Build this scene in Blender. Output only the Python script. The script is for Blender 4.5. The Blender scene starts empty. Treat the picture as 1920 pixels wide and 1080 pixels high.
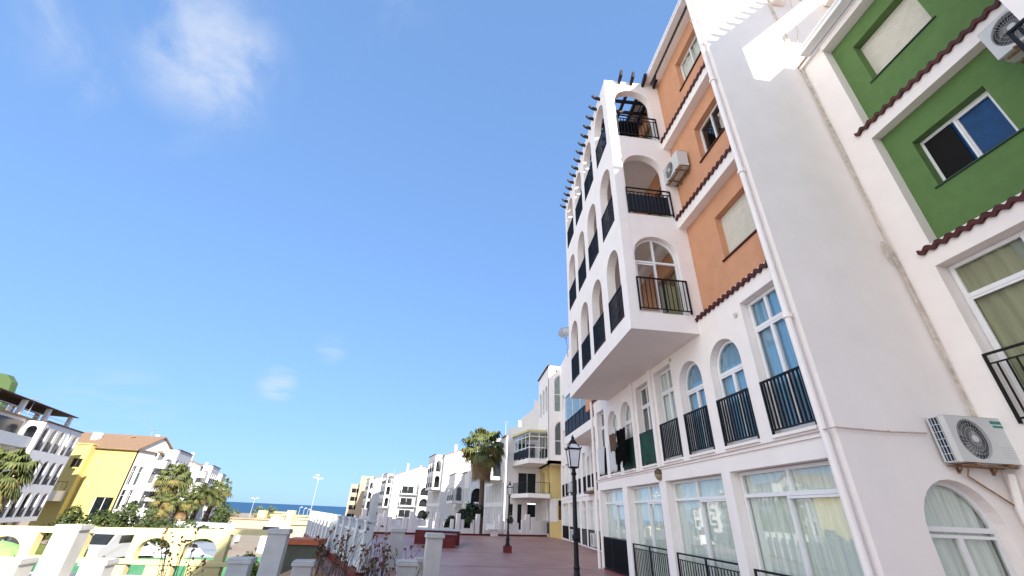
import bpy, math, random
from mathutils import Vector, Matrix
from mathutils.geometry import tessellate_polygon
random.seed(7)
V = Vector
R = math.radians
sc = bpy.context.scene
COL = sc.collection

# ------------------------------------------------------------ camera, sky, sun, exposure
EYE = V((0, 0, 1.65)); FPX = 764.9
PIT, ROL, YAW = R(28.99), R(2.60), R(5.756)
cf = V((math.sin(YAW)*math.cos(PIT), math.cos(YAW)*math.cos(PIT), math.sin(PIT)))
cr0 = V((math.cos(YAW), -math.sin(YAW), 0)); cu0 = cr0.cross(cf)
cr = cr0*math.cos(ROL)+cu0*math.sin(ROL); cu = -cr0*math.sin(ROL)+cu0*math.cos(ROL)
cam = bpy.data.cameras.new('camera'); co = bpy.data.objects.new('camera', cam); COL.objects.link(co)
cam.sensor_width = 36; cam.lens = 36*FPX/1920; cam.clip_end = 30000; cam.clip_start = .05
M = Matrix((cr, cu, -cf)).transposed().to_4x4(); M.translation = EYE; co.matrix_world = M
sc.camera = co

SK = 2.0; SUN = V((.87, -SK, 1.0)).normalized()          # towards the sun
elev = math.asin(SUN.z); rot = math.atan2(SUN.x, SUN.y)
w = bpy.data.worlds.new('World'); sc.world = w; w.use_nodes = True
nt = w.node_tree; bg = nt.nodes['Background']; bg.inputs[1].default_value = .10
sky = nt.nodes.new('ShaderNodeTexSky'); sky.sky_type = 'NISHITA'; sky.sun_disc = False
sky.sun_elevation = elev; sky.sun_rotation = rot; sky.air_density = 1.0; sky.dust_density = .35; sky.ozone_density = 2.2
def wn(t, **k):
    n = nt.nodes.new(t)
    for a, b in k.items(): setattr(n, a, b)
    return n
def ray(x, y): return (cr*((x-960)/FPX)+cu*(-(y-540)/FPX)+cf)
gam = wn('ShaderNodeGamma'); gam.inputs[1].default_value = .33; nt.links.new(sky.outputs[0], gam.inputs[0])
tnt = wn('ShaderNodeVectorMath', operation='MULTIPLY'); nt.links.new(gam.outputs[0], tnt.inputs[0]); tnt.inputs[1].default_value = (.86, 1.38, 2.27)
tc = wn('ShaderNodeTexCoord')
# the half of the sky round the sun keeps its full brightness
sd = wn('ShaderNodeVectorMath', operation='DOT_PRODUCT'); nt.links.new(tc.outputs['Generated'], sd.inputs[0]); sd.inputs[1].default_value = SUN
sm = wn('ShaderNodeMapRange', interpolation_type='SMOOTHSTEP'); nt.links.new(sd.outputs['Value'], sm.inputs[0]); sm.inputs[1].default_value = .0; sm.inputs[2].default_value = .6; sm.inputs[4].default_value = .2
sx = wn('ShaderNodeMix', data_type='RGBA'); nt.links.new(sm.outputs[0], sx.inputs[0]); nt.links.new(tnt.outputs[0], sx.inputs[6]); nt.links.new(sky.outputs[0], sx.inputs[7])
# bright cloud bank added low in the south-west, behind the camera, as fill light
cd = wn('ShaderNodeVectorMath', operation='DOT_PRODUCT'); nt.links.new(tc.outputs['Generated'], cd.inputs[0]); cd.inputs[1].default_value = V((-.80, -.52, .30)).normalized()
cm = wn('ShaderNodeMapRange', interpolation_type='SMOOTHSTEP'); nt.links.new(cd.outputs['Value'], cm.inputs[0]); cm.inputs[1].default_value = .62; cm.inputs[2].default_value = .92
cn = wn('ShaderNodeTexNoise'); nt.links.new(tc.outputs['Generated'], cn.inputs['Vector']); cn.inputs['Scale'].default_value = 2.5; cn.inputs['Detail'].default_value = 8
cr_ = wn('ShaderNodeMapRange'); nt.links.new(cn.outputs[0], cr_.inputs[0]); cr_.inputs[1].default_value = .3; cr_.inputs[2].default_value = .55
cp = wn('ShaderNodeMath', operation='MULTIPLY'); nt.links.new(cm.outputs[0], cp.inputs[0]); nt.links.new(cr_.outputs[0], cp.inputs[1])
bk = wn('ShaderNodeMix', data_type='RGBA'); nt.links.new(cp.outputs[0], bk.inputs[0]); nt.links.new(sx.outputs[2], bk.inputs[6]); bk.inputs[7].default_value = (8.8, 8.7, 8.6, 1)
def cloud(px, py, rad, thr, sc_, str_, stretch=(1, 1, 1), seed=0):
    c = ray(px, py).normalized()
    d = wn('ShaderNodeVectorMath', operation='DISTANCE'); nt.links.new(tc.outputs['Generated'], d.inputs[0]); d.inputs[1].default_value = c
    m1 = wn('ShaderNodeMapRange', interpolation_type='SMOOTHSTEP'); nt.links.new(d.outputs['Value'], m1.inputs[0])
    m1.inputs[1].default_value = rad; m1.inputs[2].default_value = rad*.2; m1.inputs[3].default_value = 0; m1.inputs[4].default_value = 1
    mp = wn('ShaderNodeMapping'); nt.links.new(tc.outputs['Generated'], mp.inputs[0]); mp.inputs['Scale'].default_value = stretch; mp.inputs['Location'].default_value = (seed, seed*.3, 0)
    no = wn('ShaderNodeTexNoise'); nt.links.new(mp.outputs[0], no.inputs['Vector']); no.inputs['Scale'].default_value = sc_
    no.inputs['Detail'].default_value = 8; no.inputs['Roughness'].default_value = .58; no.inputs['Distortion'].default_value = .35
    m2 = wn('ShaderNodeMapRange', interpolation_type='SMOOTHSTEP'); nt.links.new(no.outputs[0], m2.inputs[0])
    m2.inputs[1].default_value = thr; m2.inputs[2].default_value = thr+.3; m2.inputs[3].default_value = 0; m2.inputs[4].default_value = str_
    mm = wn('ShaderNodeMath', operation='MULTIPLY'); nt.links.new(m1.outputs[0], mm.inputs[0]); nt.links.new(m2.outputs[0], mm.inputs[1])
    return mm.outputs[0]
outs = [cloud(290, 30, .25, .42, 4.6, .62, (1.3, 1, .9), 5.3), cloud(395, 105, .16, .36, 6.0, .62, (1.2, 1.0, 1), 2.4), cloud(700, 20, .2, .45, 5, .15, (1, 1, 1), 7), cloud(520, 722, .05, .34, 12, .42, (1, 1, 7), 5.0), cloud(622, 654, .045, .34, 9, .22, (1, 1, 5), 2.2), cloud(200, 770, .12, .42, 9, .2, (1, 1, 4), 9.2)]
acc = outs[0]
for o in outs[1:]:
    a = wn('ShaderNodeMath', operation='MAXIMUM'); nt.links.new(acc, a.inputs[0]); nt.links.new(o, a.inputs[1]); acc = a.outputs[0]
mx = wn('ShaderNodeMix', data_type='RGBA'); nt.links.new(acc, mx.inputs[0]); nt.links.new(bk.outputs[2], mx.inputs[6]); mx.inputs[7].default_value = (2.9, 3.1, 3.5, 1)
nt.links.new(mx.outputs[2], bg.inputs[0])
sl = bpy.data.lights.new('sun', 'SUN'); so = bpy.data.objects.new('sun', sl); COL.objects.link(so)
sl.energy = 4.0; sl.angle = R(.5); sl.color = (1, .93, .80); so.rotation_euler = (-SUN).to_track_quat('-Z', 'Y').to_euler()
so.location = (20, -20, 40)
sc.view_settings.view_transform = 'Standard'; sc.view_settings.look = 'None'; sc.view_settings.exposure = 1.55
sc.cycles.max_bounces = 8; sc.cycles.transparent_max_bounces = 12

# ------------------------------------------------------------ pixel to point (measuring the photo)
def onx(x, y, X): d = ray(x, y); return EYE+d*(X/d.x)
def ony(x, y, Y): d = ray(x, y); return EYE+d*(Y/d.y)
def onz(x, y, Z=0): d = ray(x, y); return EYE+d*((Z-EYE.z)/d.z)

# ------------------------------------------------------------ materials
MATS = {}
def mat(name, col, rough=.75, var=.08, scale=3, bump=0, bscale=60, metal=0, col2=None, spec=.4, stain=0, streak=None):
    if name in MATS: return MATS[name]
    m = bpy.data.materials.new(name); m.use_nodes = True; t = m.node_tree; b = t.nodes['Principled BSDF']
    b.inputs['Roughness'].default_value = rough; b.inputs['Metallic'].default_value = metal; b.inputs['Specular IOR Level'].default_value = spec
    tc = t.nodes.new('ShaderNodeTexCoord')
    mp = t.nodes.new('ShaderNodeMapping'); t.links.new(tc.outputs['Object'], mp.inputs[0])
    if streak: mp.inputs['Scale'].default_value = streak
    n = t.nodes.new('ShaderNodeTexNoise'); n.inputs['Scale'].default_value = scale; n.inputs['Detail'].default_value = 6; n.inputs['Roughness'].default_value = .62
    t.links.new(mp.outputs[0], n.inputs['Vector'])
    r = t.nodes.new('ShaderNodeValToRGB'); t.links.new(n.outputs[0], r.inputs[0])
    c2 = col2 or tuple(c*(1-var*2) for c in col)
    r.color_ramp.elements[0].position = .32; r.color_ramp.elements[0].color = (*c2, 1)
    r.color_ramp.elements[1].position = .66; r.color_ramp.elements[1].color = (*col, 1)
    outc = r.outputs[0]
    if stain:
        n2 = t.nodes.new('ShaderNodeTexNoise'); n2.inputs['Scale'].default_value = 1.3; n2.inputs['Detail'].default_value = 9; n2.inputs['Roughness'].default_value = .7
        mp2 = t.nodes.new('ShaderNodeMapping'); t.links.new(tc.outputs['Object'], mp2.inputs[0]); mp2.inputs['Scale'].default_value = (1.6, 1.6, .35)
        t.links.new(mp2.outputs[0], n2.inputs['Vector'])
        m2 = t.nodes.new('ShaderNodeMapRange'); t.links.new(n2.outputs[0], m2.inputs[0]); m2.inputs[1].default_value = .55; m2.inputs[2].default_value = .8; m2.inputs[4].default_value = stain
        mi = t.nodes.new('ShaderNodeMix'); mi.data_type = 'RGBA'; t.links.new(m2.outputs[0], mi.inputs[0]); t.links.new(outc, mi.inputs[6]); mi.inputs[7].default_value = (col[0]*.55, col[1]*.5, col[2]*.44, 1)
        outc = mi.outputs[2]
    t.links.new(outc, b.inputs['Base Color'])
    if bump:
        n3 = t.nodes.new('ShaderNodeTexNoise'); n3.inputs['Scale'].default_value = bscale; n3.inputs['Detail'].default_value = 4
        t.links.new(tc.outputs['Object'], n3.inputs['Vector'])
        bp = t.nodes.new('ShaderNodeBump'); bp.inputs['Strength'].default_value = bump; bp.inputs['Distance'].default_value = .01
        t.links.new(n3.outputs[0], bp.inputs['Height']); t.links.new(bp.outputs[0], b.inputs['Normal'])
    MATS[name] = m; return m
def glassmat(name, tint, ior, base, rough=.02, wav=0):
    m = bpy.data.materials.new(name); m.use_nodes = True; t = m.node_tree; t.nodes.remove(t.nodes['Principled BSDF'])
    out = t.nodes['Material Output']; tr = t.nodes.new('ShaderNodeBsdfTransparent'); tr.inputs[0].default_value = (*tint, 1)
    gl = t.nodes.new('ShaderNodeBsdfGlossy'); gl.inputs['Roughness'].default_value = rough; gl.inputs['Color'].default_value = (.95, .97, 1, 1)
    lw = t.nodes.new('ShaderNodeLayerWeight'); lw.inputs[0].default_value = .5
    fr = t.nodes.new('ShaderNodeMath'); fr.operation = 'POWER'; fr.inputs[1].default_value = ior; t.links.new(lw.outputs['Facing'], fr.inputs[0])
    ad = t.nodes.new('ShaderNodeMath'); ad.operation = 'ADD'; ad.use_clamp = True; ad.inputs[1].default_value = base; t.links.new(fr.outputs[0], ad.inputs[0])
    mx = t.nodes.new('ShaderNodeMixShader'); t.links.new(ad.outputs[0], mx.inputs[0]); t.links.new(tr.outputs[0], mx.inputs[1]); t.links.new(gl.outputs[0], mx.inputs[2])
    t.links.new(mx.outputs[0], out.inputs[0])
    if wav:
        tc = t.nodes.new('ShaderNodeTexCoord'); n = t.nodes.new('ShaderNodeTexNoise'); n.inputs['Scale'].default_value = 2.2; t.links.new(tc.outputs['Object'], n.inputs[0])
        bp = t.nodes.new('ShaderNodeBump'); bp.inputs['Strength'].default_value = wav; bp.inputs['Distance'].default_value = .05; t.links.new(n.outputs[0], bp.inputs['Height']); t.links.new(bp.outputs[0], gl.inputs['Normal'])
    MATS[name] = m; return m
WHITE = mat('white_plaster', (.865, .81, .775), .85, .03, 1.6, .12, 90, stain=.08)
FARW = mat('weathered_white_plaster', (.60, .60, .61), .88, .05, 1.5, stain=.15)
WHITE_OLD = mat('old_white_plaster', (.54, .53, .51), .88, .08, 4, .35, 60, stain=.5)
CREAMW = mat('cream_plaster', (.63, .56, .29), .85, .04, 3, .3, 70, stain=.12)
ORANGE = mat('orange_plaster', (.60, .30, .17), .85, .05, 3, .3, 90, stain=.08)
GREEN = mat('green_plaster', (.105, .20, .06), .85, .07, 4, .4, 90, stain=.1)
YELLOW = mat('yellow_plaster', (.74, .57, .24), .85, .04, 3, .2, 60, stain=.06)
YELLOWS = mat('strong_yellow_plaster', (.54, .44, .16), .85, .04, 3, .2, 60, stain=.08)
GREENS = mat('sunlit_green_plaster', (.065, .11, .04), .85, .05, 3)
BEIGE = mat('beige_plaster', (.44, .35, .24), .85, .06, 2, .2, 60, stain=.1)
SAND = mat('sand', (.38, .30, .22), .95, .12, 1.2, .3, 8, streak=(.4, 2, 1))
TILE = mat('dark_red_tile', (.085, .014, .011), .6, .25, 9, .2, 40)
ROOF = mat('terracotta_roof', (.27, .175, .11), .8, .2, 6, .4, 30, col2=(.17, .10, .062), streak=(1, 4, 1))
IRON = mat('black_iron', (.004, .005, .007), .5, .2, 10, spec=.3)
WOOD = mat('dark_wood', (.022, .011, .009), .6, .3, 6, .2, 20, streak=(1, 6, 6))
ALU = mat('white_frame_paint', (.78, .78, .78), .4, .03, 6)
GREY = mat('grey_metal', (.42, .42, .42), .45, .1, 8, metal=.3)
DARK = mat('dark_interior', (.055, .045, .038), .9, .3, 2)
BROWN = mat('brown_door', (.20, .10, .045), .6, .2, 3, streak=(8, 8, 1))
SHUT = mat('cream_shutter', (.72, .68, .58), .6, .05, 5)
CURT = mat('pale_curtain', (.78, .80, .74), .9, .12, 5, streak=(6, 6, .3))
CURTY = mat('olive_curtain', (.34, .33, .19), .9, .12, 5, streak=(6, 6, .3))
CURTB = mat('blue_curtain', (.22, .42, .62), .9, .15, 5, streak=(8, 8, .3))
NETG = mat('dark_green_screen', (.012, .07, .05), .8, .35, 4, .5, 12, streak=(5, 5, .6))
NETT = mat('green_windbreak_net', (.06, .22, .12), .8, .2, 2, .2, 20)
REDP = mat('red_terrace_paint', (.41, .215, .175), .45, .16, .7, .3, 14, col2=(.29, .14, .115), spec=.4, stain=.3)
REDB = mat('dark_red_paint', (.15, .014, .012), .5, .15, 3, .1, 20)
ORAN = mat('orange_red_tile', (.50, .13, .055), .6, .15, 5)
ACW = mat('ac_casing', (.60, .61, .60), .45, .03, 6)
ACD = mat('ac_dark', (.07, .075, .08), .5, .1, 20)
FIN = mat('ac_blue_fins', (.012, .05, .12), .35, .3, 60, metal=.4)
TEAL = mat('teal_label', (.02, .22, .19), .5, .05, 5)
RUST = mat('rusty_bracket', (.42, .27, .15), .8, .4, 14, .3, 30, col2=(.12, .05, .02))
CABLE = mat('cream_cable', (.66, .58, .50), .7, .2, 8)
LAMPG = mat('frosted_lamp_glass', (.72, .72, .74), .3, .05, 5)
LEAF = mat('palm_leaf_green', (.14, .155, .045), .6, .35, 6, col2=(.035, .05, .012))
LEAFY = mat('palm_leaf_yellow', (.24, .20, .06), .7, .3, 6)
DEAD = mat('dead_palm_leaf', (.30, .20, .11), .85, .3, 6, col2=(.13, .08, .045))
TRUNK = mat('palm_trunk', (.16, .115, .08), .95, .35, 10, .8, 18, streak=(1, 1, 4))
BUSH = mat('bush_leaf', (.065, .09, .022), .7, .4, 5, col2=(.025, .042, .01))
HEDGE = mat('lime_hedge_leaf', (.20, .27, .03), .7, .35, 5)
DKBUSH = mat('dark_bush_leaf', (.015, .035, .012), .7, .4, 5)
STEM = mat('dry_stem', (.085, .06, .045), .9, .3, 9)
SEED = mat('dry_flower_head', (.20, .10, .055), .9, .4, 30, col2=(.08, .045, .025))
GOLD = mat('golden_dry_leaf', (.34, .26, .09), .9, .35, 30, col2=(.14, .09, .03))
ASPH = mat('asphalt', (.07, .07, .07), .9, .2, 2, .3, 40)
CARW = mat('white_car_paint', (.45, .46, .47), .25, .02, 2, spec=.6)
CARS = mat('silver_car_paint', (.38, .40, .42), .3, .02, 2, metal=.5)
TYRE = mat('black_rubber', (.02, .02, .02), .8, .1, 9)
CLOTHB = mat('black_cloth', (.006, .006, .007), 1, .3, 8, spec=.05)
CLOTHT = mat('brown_cloth', (.13, .07, .045), .9, .2, 8)
CLOTHW = mat('pale_grey_cloth', (.55, .57, .60), .9, .1, 5, streak=(7, 7, .5))
LIME = mat('lime_fabric', (.30, .75, .16), .6, .1, 3)
BRASS = mat('dark_bronze', (.10, .075, .045), .5, .2, 8)
AMBER = mat('amber_glass', (.30, .24, .13), .3, .1, 8)
GLASS = glassmat('window_glass', (.88, .91, .89), 4.5, .07, .012)
GLASSR = glassmat('reflective_window_glass', (.88, .93, .91), 3.2, .09, .015, .0)
PANE = mat('dark_window_glass', (.012, .017, .02), .2, .3, 2, spec=.3)
PANEC = mat('curtained_window_glass', (.12, .14, .14), .2, .2, 4, spec=.4, streak=(5, 5, .5))
PANEG = mat('greenish_glazing', (.22, .31, .28), .12, .2, 3, spec=.9)
SEAF = mat('pale_seafront_plaster', (.44, .37, .27), .85, .05, 2)
SLATB = mat('white_fence_paint', (.58, .61, .63), .7, .06, 5, .2, 40, stain=.35)

# ------------------------------------------------------------ mesh helpers
class Fr:
    def __init__(s, O, U, N): s.O = V(O); s.U = V(U).normalized(); s.N = V(N).normalized(); s.Z = V((0, 0, 1))
    def P(s, u, v, w=0): return s.O+s.U*u+s.Z*v+s.N*w
W0 = Fr((0, 0, 0), (1, 0, 0), (0, -1, 0))          # u = x, v = z, w = -y
class MB:
    def __init__(s): s.v = []; s.f = []
    def add(s, vs, fs):
        k = len(s.v); s.v += [V(a) for a in vs]; s.f += [tuple(i+k for i in f) for f in fs]; return s
    def box(s, fr, u0, u1, v0, v1, w0, w1):
        s.add([fr.P(u, v, w) for u in (u0, u1) for v in (v0, v1) for w in (w0, w1)],
              [(0, 1, 3, 2), (4, 6, 7, 5), (0, 4, 5, 1), (2, 3, 7, 6), (0, 2, 6, 4), (1, 5, 7, 3)]); return s
    def wall(s, fr, outer, holes, t, w=0):
        loops = [outer]+holes
        tri = tessellate_polygon([[V((u, v, 0)) for u, v in l] for l in loops])
        flat = [p for l in loops for p in l]; n = len(flat)
        vs = [fr.P(u, v, w) for u, v in flat]+[fr.P(u, v, w-t) for u, v in flat]
        fs = [tuple(x) for x in tri]+[tuple(i+n for i in x[::-1]) for x in tri]
        k = 0
        for l in loops:
            m = len(l)
            for i in range(m):
                j = (i+1) % m; fs.append((k+i, k+j, k+j+n, k+i+n))
            k += m
        s.add(vs, fs); return s
    def sheet(s, fr, loop, w):
        tri = tessellate_polygon([[V((u, v, 0)) for u, v in loop]]); s.add([fr.P(u, v, w) for u, v in loop], [tuple(x) for x in tri]); return s
    def tube(s, pts, r, n=8, caps=True, r2=None):
        pts = [V(p) for p in pts]; k0 = len(s.v); m = len(pts)
        for i, p in enumerate(pts):
            d = (pts[min(i+1, m-1)]-pts[max(i-1, 0)]).normalized()
            a = d.cross(V((0, 0, 1))) if abs(d.z) < .95 else d.cross(V((1, 0, 0))); a.normalize(); b = d.cross(a)
            rr = r if r2 is None else r+(r2-r)*i/(m-1)
            if callable(r): rr = r(i/(m-1))
            for j in range(n):
                t = 2*math.pi*j/n; s.v.append(p+a*(math.cos(t)*rr)+b*(math.sin(t)*rr))
        for i in range(m-1):
            for j in range(n):
                a0 = k0+i*n+j; a1 = k0+i*n+(j+1) % n; s.f.append((a0, a1, a1+n, a0+n))
        if caps: s.f.append(tuple(range(k0, k0+n))); s.f.append(tuple(k0+(m-1)*n+j for j in range(n))[::-1])
        return s
    def lathe(s, c, prof, n=12, axis=None, sq=False):
        c = V(c); az = V(axis).normalized() if axis else V((0, 0, 1))
        a = az.orthogonal().normalized() if axis else V((1, 0, 0)); b = az.cross(a); k0 = len(s.v); off = math.pi/4 if sq else 0
        for r, h in prof:
            for j in range(n):
                t = 2*math.pi*j/n+off; s.v.append(c+a*(math.cos(t)*r)+b*(math.sin(t)*r)+az*h)
        for i in range(len(prof)-1):
            for j in range(n):
                a0 = k0+i*n+j; a1 = k0+i*n+(j+1) % n; s.f.append((a0, a1, a1+n, a0+n))
        s.f.append(tuple(range(k0, k0+n))[::-1]); s.f.append(tuple(k0+(len(prof)-1)*n+j for j in range(n)))
        return s
def loc_of(o):
    while o.parent: o = o.parent
    return V(o.location)
def thing(name, label, cat, loc, group=None):
    o = bpy.data.objects.new(name, None); COL.objects.link(o); o.location = loc; o.empty_display_size = .3
    o['label'] = label; o['category'] = cat
    if group: o['group'] = group
    return o
def part(name, mb, m, parent=None, label=None, smooth=False, bevel=0):
    base = loc_of(parent) if parent else V((0, 0, 0))
    me = bpy.data.meshes.new(name); me.from_pydata([v-base for v in mb.v], [], mb.f); me.validate(); me.update()
    me.materials.append(m)
    if smooth:
        for p in me.polygons: p.use_smooth = True
    o = bpy.data.objects.new(name, me); COL.objects.link(o)
    if parent: o.parent = parent
    if label: o['label'] = label
    if bevel:
        b = o.modifiers.new('bevel', 'BEVEL'); b.width = bevel; b.segments = 2; b.limit_method = 'ANGLE'; b.angle_limit = R(40)
    return o
def single(name, mb, m, label, cat, group=None, kind=None, **k):
    o = part(name, mb, m, None, **k)
    if label: o['label'] = label
    if cat: o['category'] = cat
    if group: o['group'] = group
    if kind: o['kind'] = kind
    return o
def rect(u0, u1, v0, v1): return [(u0, v0), (u1, v0), (u1, v1), (u0, v1)]
def arch(u0, u1, v0, v1, h=None, n=14):
    c = (u0+u1)/2; r = (u1-u0)/2; h = r if h is None else h
    return [(u0, v0), (u1, v0)]+[(c+r*math.cos(math.pi*i/n), v1-h+h*math.sin(math.pi*i/n)) for i in range(n+1)]
def shape(u0, u1, v0, v1, a): return rect(u0, u1, v0, v1) if a is None else arch(u0, u1, v0, v1, a)
def topat(u, u0, u1, v1, a):
    if a is None: return v1
    c = (u0+u1)/2; r = (u1-u0)/2; return v1-a+a*math.sqrt(max(0, 1-((u-c)/r)**2))
def window(parent, fr, u0, u1, v0, v1, a=None, w=-.15, fw=.055, mull=(), trans=(), glass=None, curtain=None, cw=.1, dep=.05, label=None, sash=(), name='window', fm=None, cgap=None):
    """frame ring with mullions and transoms; pane and curtain are sub-parts"""
    fm = fm or ALU; glass = glass or GLASS
    mb = MB(); mb.wall(fr, shape(u0, u1, v0, v1, a), [shape(u0+fw, u1-fw, v0+fw, v1-fw, None if a is None else max(.05, a-fw*.6))], dep, w)
    for x in mull:
        x, lo, hi = x if isinstance(x, tuple) else (x, v0, v1)
        mb.box(fr, x-fw*.5, x+fw*.5, lo+fw*.5, min(hi, topat(x, u0, u1, v1, a))-fw*.3, w-dep+.003, w+.004)
    for t in trans: mb.box(fr, u0+fw*.5, u1-fw*.5, t-fw*.55, t+fw*.55, w-dep+.006, w+.01)
    for (s0, s1, t0, t1) in sash: mb.wall(fr, rect(s0, s1, t0, t1), [rect(s0+.04, s1-.04, t0+.04, t1-.04)], .03, w+.022)
    f = part(name, mb, fm, parent, label)
    p = MB(); p.sheet(fr, shape(u0+.01, u1-.01, v0+.01, v1-.01, a), w-dep*.5); part('pane', p, glass, f)
    if curtain:
        c = MB(); n = max(12, int((u1-u0)/.045)); ph = random.uniform(0, 6); fq = random.uniform(26, 36)
        for i in range(n+1):
            u = u0+.03+(u1-u0-.06)*i/n
            ww = w-.085-.022*math.sin(u*fq+ph)-.012*math.sin(u*fq*.37+2*ph)
            hi = topat(u, u0, u1, v1, a)-.03
            c.v += [fr.P(u, v0+.03, ww-.01), fr.P(u, hi, ww)]
        for i in range(n):
            if cgap and cgap[0] < u0+(u1-u0)*i/n < cgap[1]: continue
            c.f.append((2*i, 2*i+2, 2*i+3, 2*i+1))
        part('curtain', c, curtain, f, smooth=True)
    return f
def railing(parent, fr, u0, u1, v0, v1, w, sp=.11, r=.011, top=.03, post=(), label=None, m=None, second=None, bot=.06):
    mb = MB()
    mb.box(fr, u0, u1, v1-.035, v1, w-top/2, w+top/2)
    mb.box(fr, u0, u1, v0+bot, v0+bot+.025, w-.015, w+.015)
    if second: mb.box(fr, u0, u1, v1-second-.02, v1-second, w-.012, w+.012)
    n = max(1, int(round((u1-u0)/sp)))
    for i in range(1, n):
        u = u0+(u1-u0)*i/n; mb.box(fr, u-r, u+r, v0+bot+.02, (v1-second-.01) if second else v1-.03, w-r, w+r)
    for u in (u0+.015, u1-.015)+tuple(post): mb.box(fr, u-.018, u+.018, v0, v1-.01, w-.018, w+.018)
    return part('railing', mb, m or IRON, parent, label)
def tilestrip(parent, fr, u0, u1, v, w0=-.02, w1=.2, rise=.13, pitch=.19, amp=.032, label=None):
    mb = MB(); n = int((u1-u0)/pitch*10); th = .022
    for i in range(n+1):
        u = u0+(u1-u0)*i/n; s = amp*math.sin(2*math.pi*(u-u0)/pitch)
        mb.v += [fr.P(u, v+rise+s*.6, w0), fr.P(u, v+s+.02, w1), fr.P(u, v+s-.07, w1), fr.P(u, v-.05, w0)]
    for i in range(n):
        a = 4*i
        for j in range(4): mb.f.append((a+j, a+(j+1) % 4, a+4+(j+1) % 4, a+4+j))
    mb.f += [(0, 1, 2, 3), (4*n, 4*n+3, 4*n+2, 4*n+1)]
    return part('tile_trim', mb, TILE, parent, label)
def shutter(parent, fr, u0, u1, v0, v1, w):
    mb = MB(); n = int((v1-v0)/.055)
    for i in range(n):
        a = v0+(v1-v0)*i/n; b = v0+(v1-v0)*(i+1)/n
        mb.box(fr, u0, u1, a, b-.014, w-.02, w+.008)
    mb.box(fr, u0, u1, v0, v1, w-.03, w-.018)
    return part('shutter', mb, SHUT, parent)
# ------------------------------------------------------------ setting: ground, terrace, sea
mb = MB()
gp = [(-900, -80), (900, -80), (900, 235), (300, 262), (-300, 262), (-900, 262)]
mb.add([(x, y, -3.4) for x, y in gp]+[(900, 300, -7), (-900, 300, -7)], [(0, 1, 2, 3, 4, 5), (5, 4, 3, 2, 6, 7)])
single('ground', mb, SAND, None, None, kind='structure')
mb = MB(); mb.add([(-60, 14.4, -3.392), (-5, 14.4, -3.392), (-11, 30, -3.392), (-11, 90, -3.392), (-60, 90, -3.392)], [(0, 1, 2, 3, 4)])
mb.add([(-75, 90, -3.388), (-11, 90, -3.388), (-18, 112, -3.388), (-70, 112, -3.388)], [(0, 1, 2, 3)])
single('car_park_paving', mb, mat('pale_paving', (.36, .29, .22), .9, .12, 1.5, .2, 12, streak=(.3, 3, 1)), None, None, kind='structure')
mb = MB(); mb.add([(-9000, 296, -5.6), (9000, 296, -5.6), (16000, 16000, -5.6), (-16000, 16000, -5.6)], [(0, 1, 2, 3)])
SEA = mat('sea_water', (.012, .08, .17), .5, .3, .03, .0, 1, col2=(.007, .055, .125), streak=(.25, 1, 1), spec=.3)
single('sea', mb, SEA, None, None, kind='structure')
F1 = V((-8.9, 30.6, 0)); F2 = V((-2.4, 14.0, 0))
terr = [(-14, 13.2), (-14, -40), (9, -40), (9, 46), (-9.6, 38.3), (F1.x-.15, F1.y+.3), (F2.x-.1, F2.y-.1), (-3.4, 13.0)]
mb = MB(); tri = tessellate_polygon([[V((x, y, 0)) for x, y in terr]]); n = len(terr)
mb.add([(x, y, 0) for x, y in terr]+[(x, y, -3.39) for x, y in terr], [tuple(t) for t in tri]+[(i, (i+1) % n, (i+1) % n+n, i+n) for i in range(n)])
single('terrace_floor', mb, REDP, None, None, kind='structure')
mb = MB(); mb.add([(-14, 13.0, .004), (-14, -40, .004), (-3.6, -40, .004), (-3.6, 13.0, .004)], [(0, 1, 2, 3)])
mb.add([(-60, 13.0, -3.392), (-60, -60, -3.392), (-14, -60, -3.392), (-14, 13, -3.392)], [(0, 1, 2, 3)])
single('added_bounce_pavement', mb, mat('bounce_concrete', (.60, .57, .52), .9, .06, 1), None, None, kind='structure')  # unseen pale paving added to bounce sunlight up onto shaded walls
mb = MB()
for x0, x1, y0, y1 in ((-3, 3.2, 22.5, 22.56), (-2, 5.2, 17.0, 17.05), (1.0, 4.4, 30.5, 30.56), (-1.5, 5.4, 13.2, 13.23), (-4, 7, 34, 34.07), (-3, 7, 27, 27.05), (-.5, 5.3, 10.4, 10.42)): mb.add([(x0, y0, .004), (x1, y0+.5, .004), (x1, y1+.5, .004), (x0, y1, .004)], [(0, 1, 2, 3)])
single('terrace_seam', mb, mat('dark_seam', (.07, .03, .032), .7, .2, 5), None, None, kind='structure')

# ------------------------------------------------------------ the orange building beside the terrace
B1 = thing('apartment_building', 'white and orange apartment building with an arched balcony tower jutting out over the terrace', 'building', (5.7, 6, 0))
FA = Fr((5.7, 0, 0), (0, 1, 0), (-1, 0, 0))         # u = y, w out towards -x
FO = Fr((5.95, 0, 0), (0, 1, 0), (-1, 0, 0))        # the recessed orange face
YE = 17.95
gw = [(15.2, 17.7), (12.27, 14.78), (9.15, 11.87), (6.19, 8.83)]
ff = [(6.19, 7.26, 5.84, None), (7.64, 8.78, 5.36, .57), (9.19, 10.31, 5.35, .56), (10.66, 11.75, 5.62, None), (12.23, 13.25, 5.55, None), (13.8, 14.82, 5.35, .51), (15.2, 16.24, 5.33, .52), (16.64, 17.56, 5.62, None)]
holes = [rect(a, b, .06, 2.62) for a, b in gw]+[shape(a, b, 3.1, t, h) for a, b, t, h in ff]
mb = MB(); mb.wall(FA, rect(6.0, YE, -.4, 6.28), holes, .34)
mb.box(FA, 6.0, YE, 2.93, 2.975, 0, .035)
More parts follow.
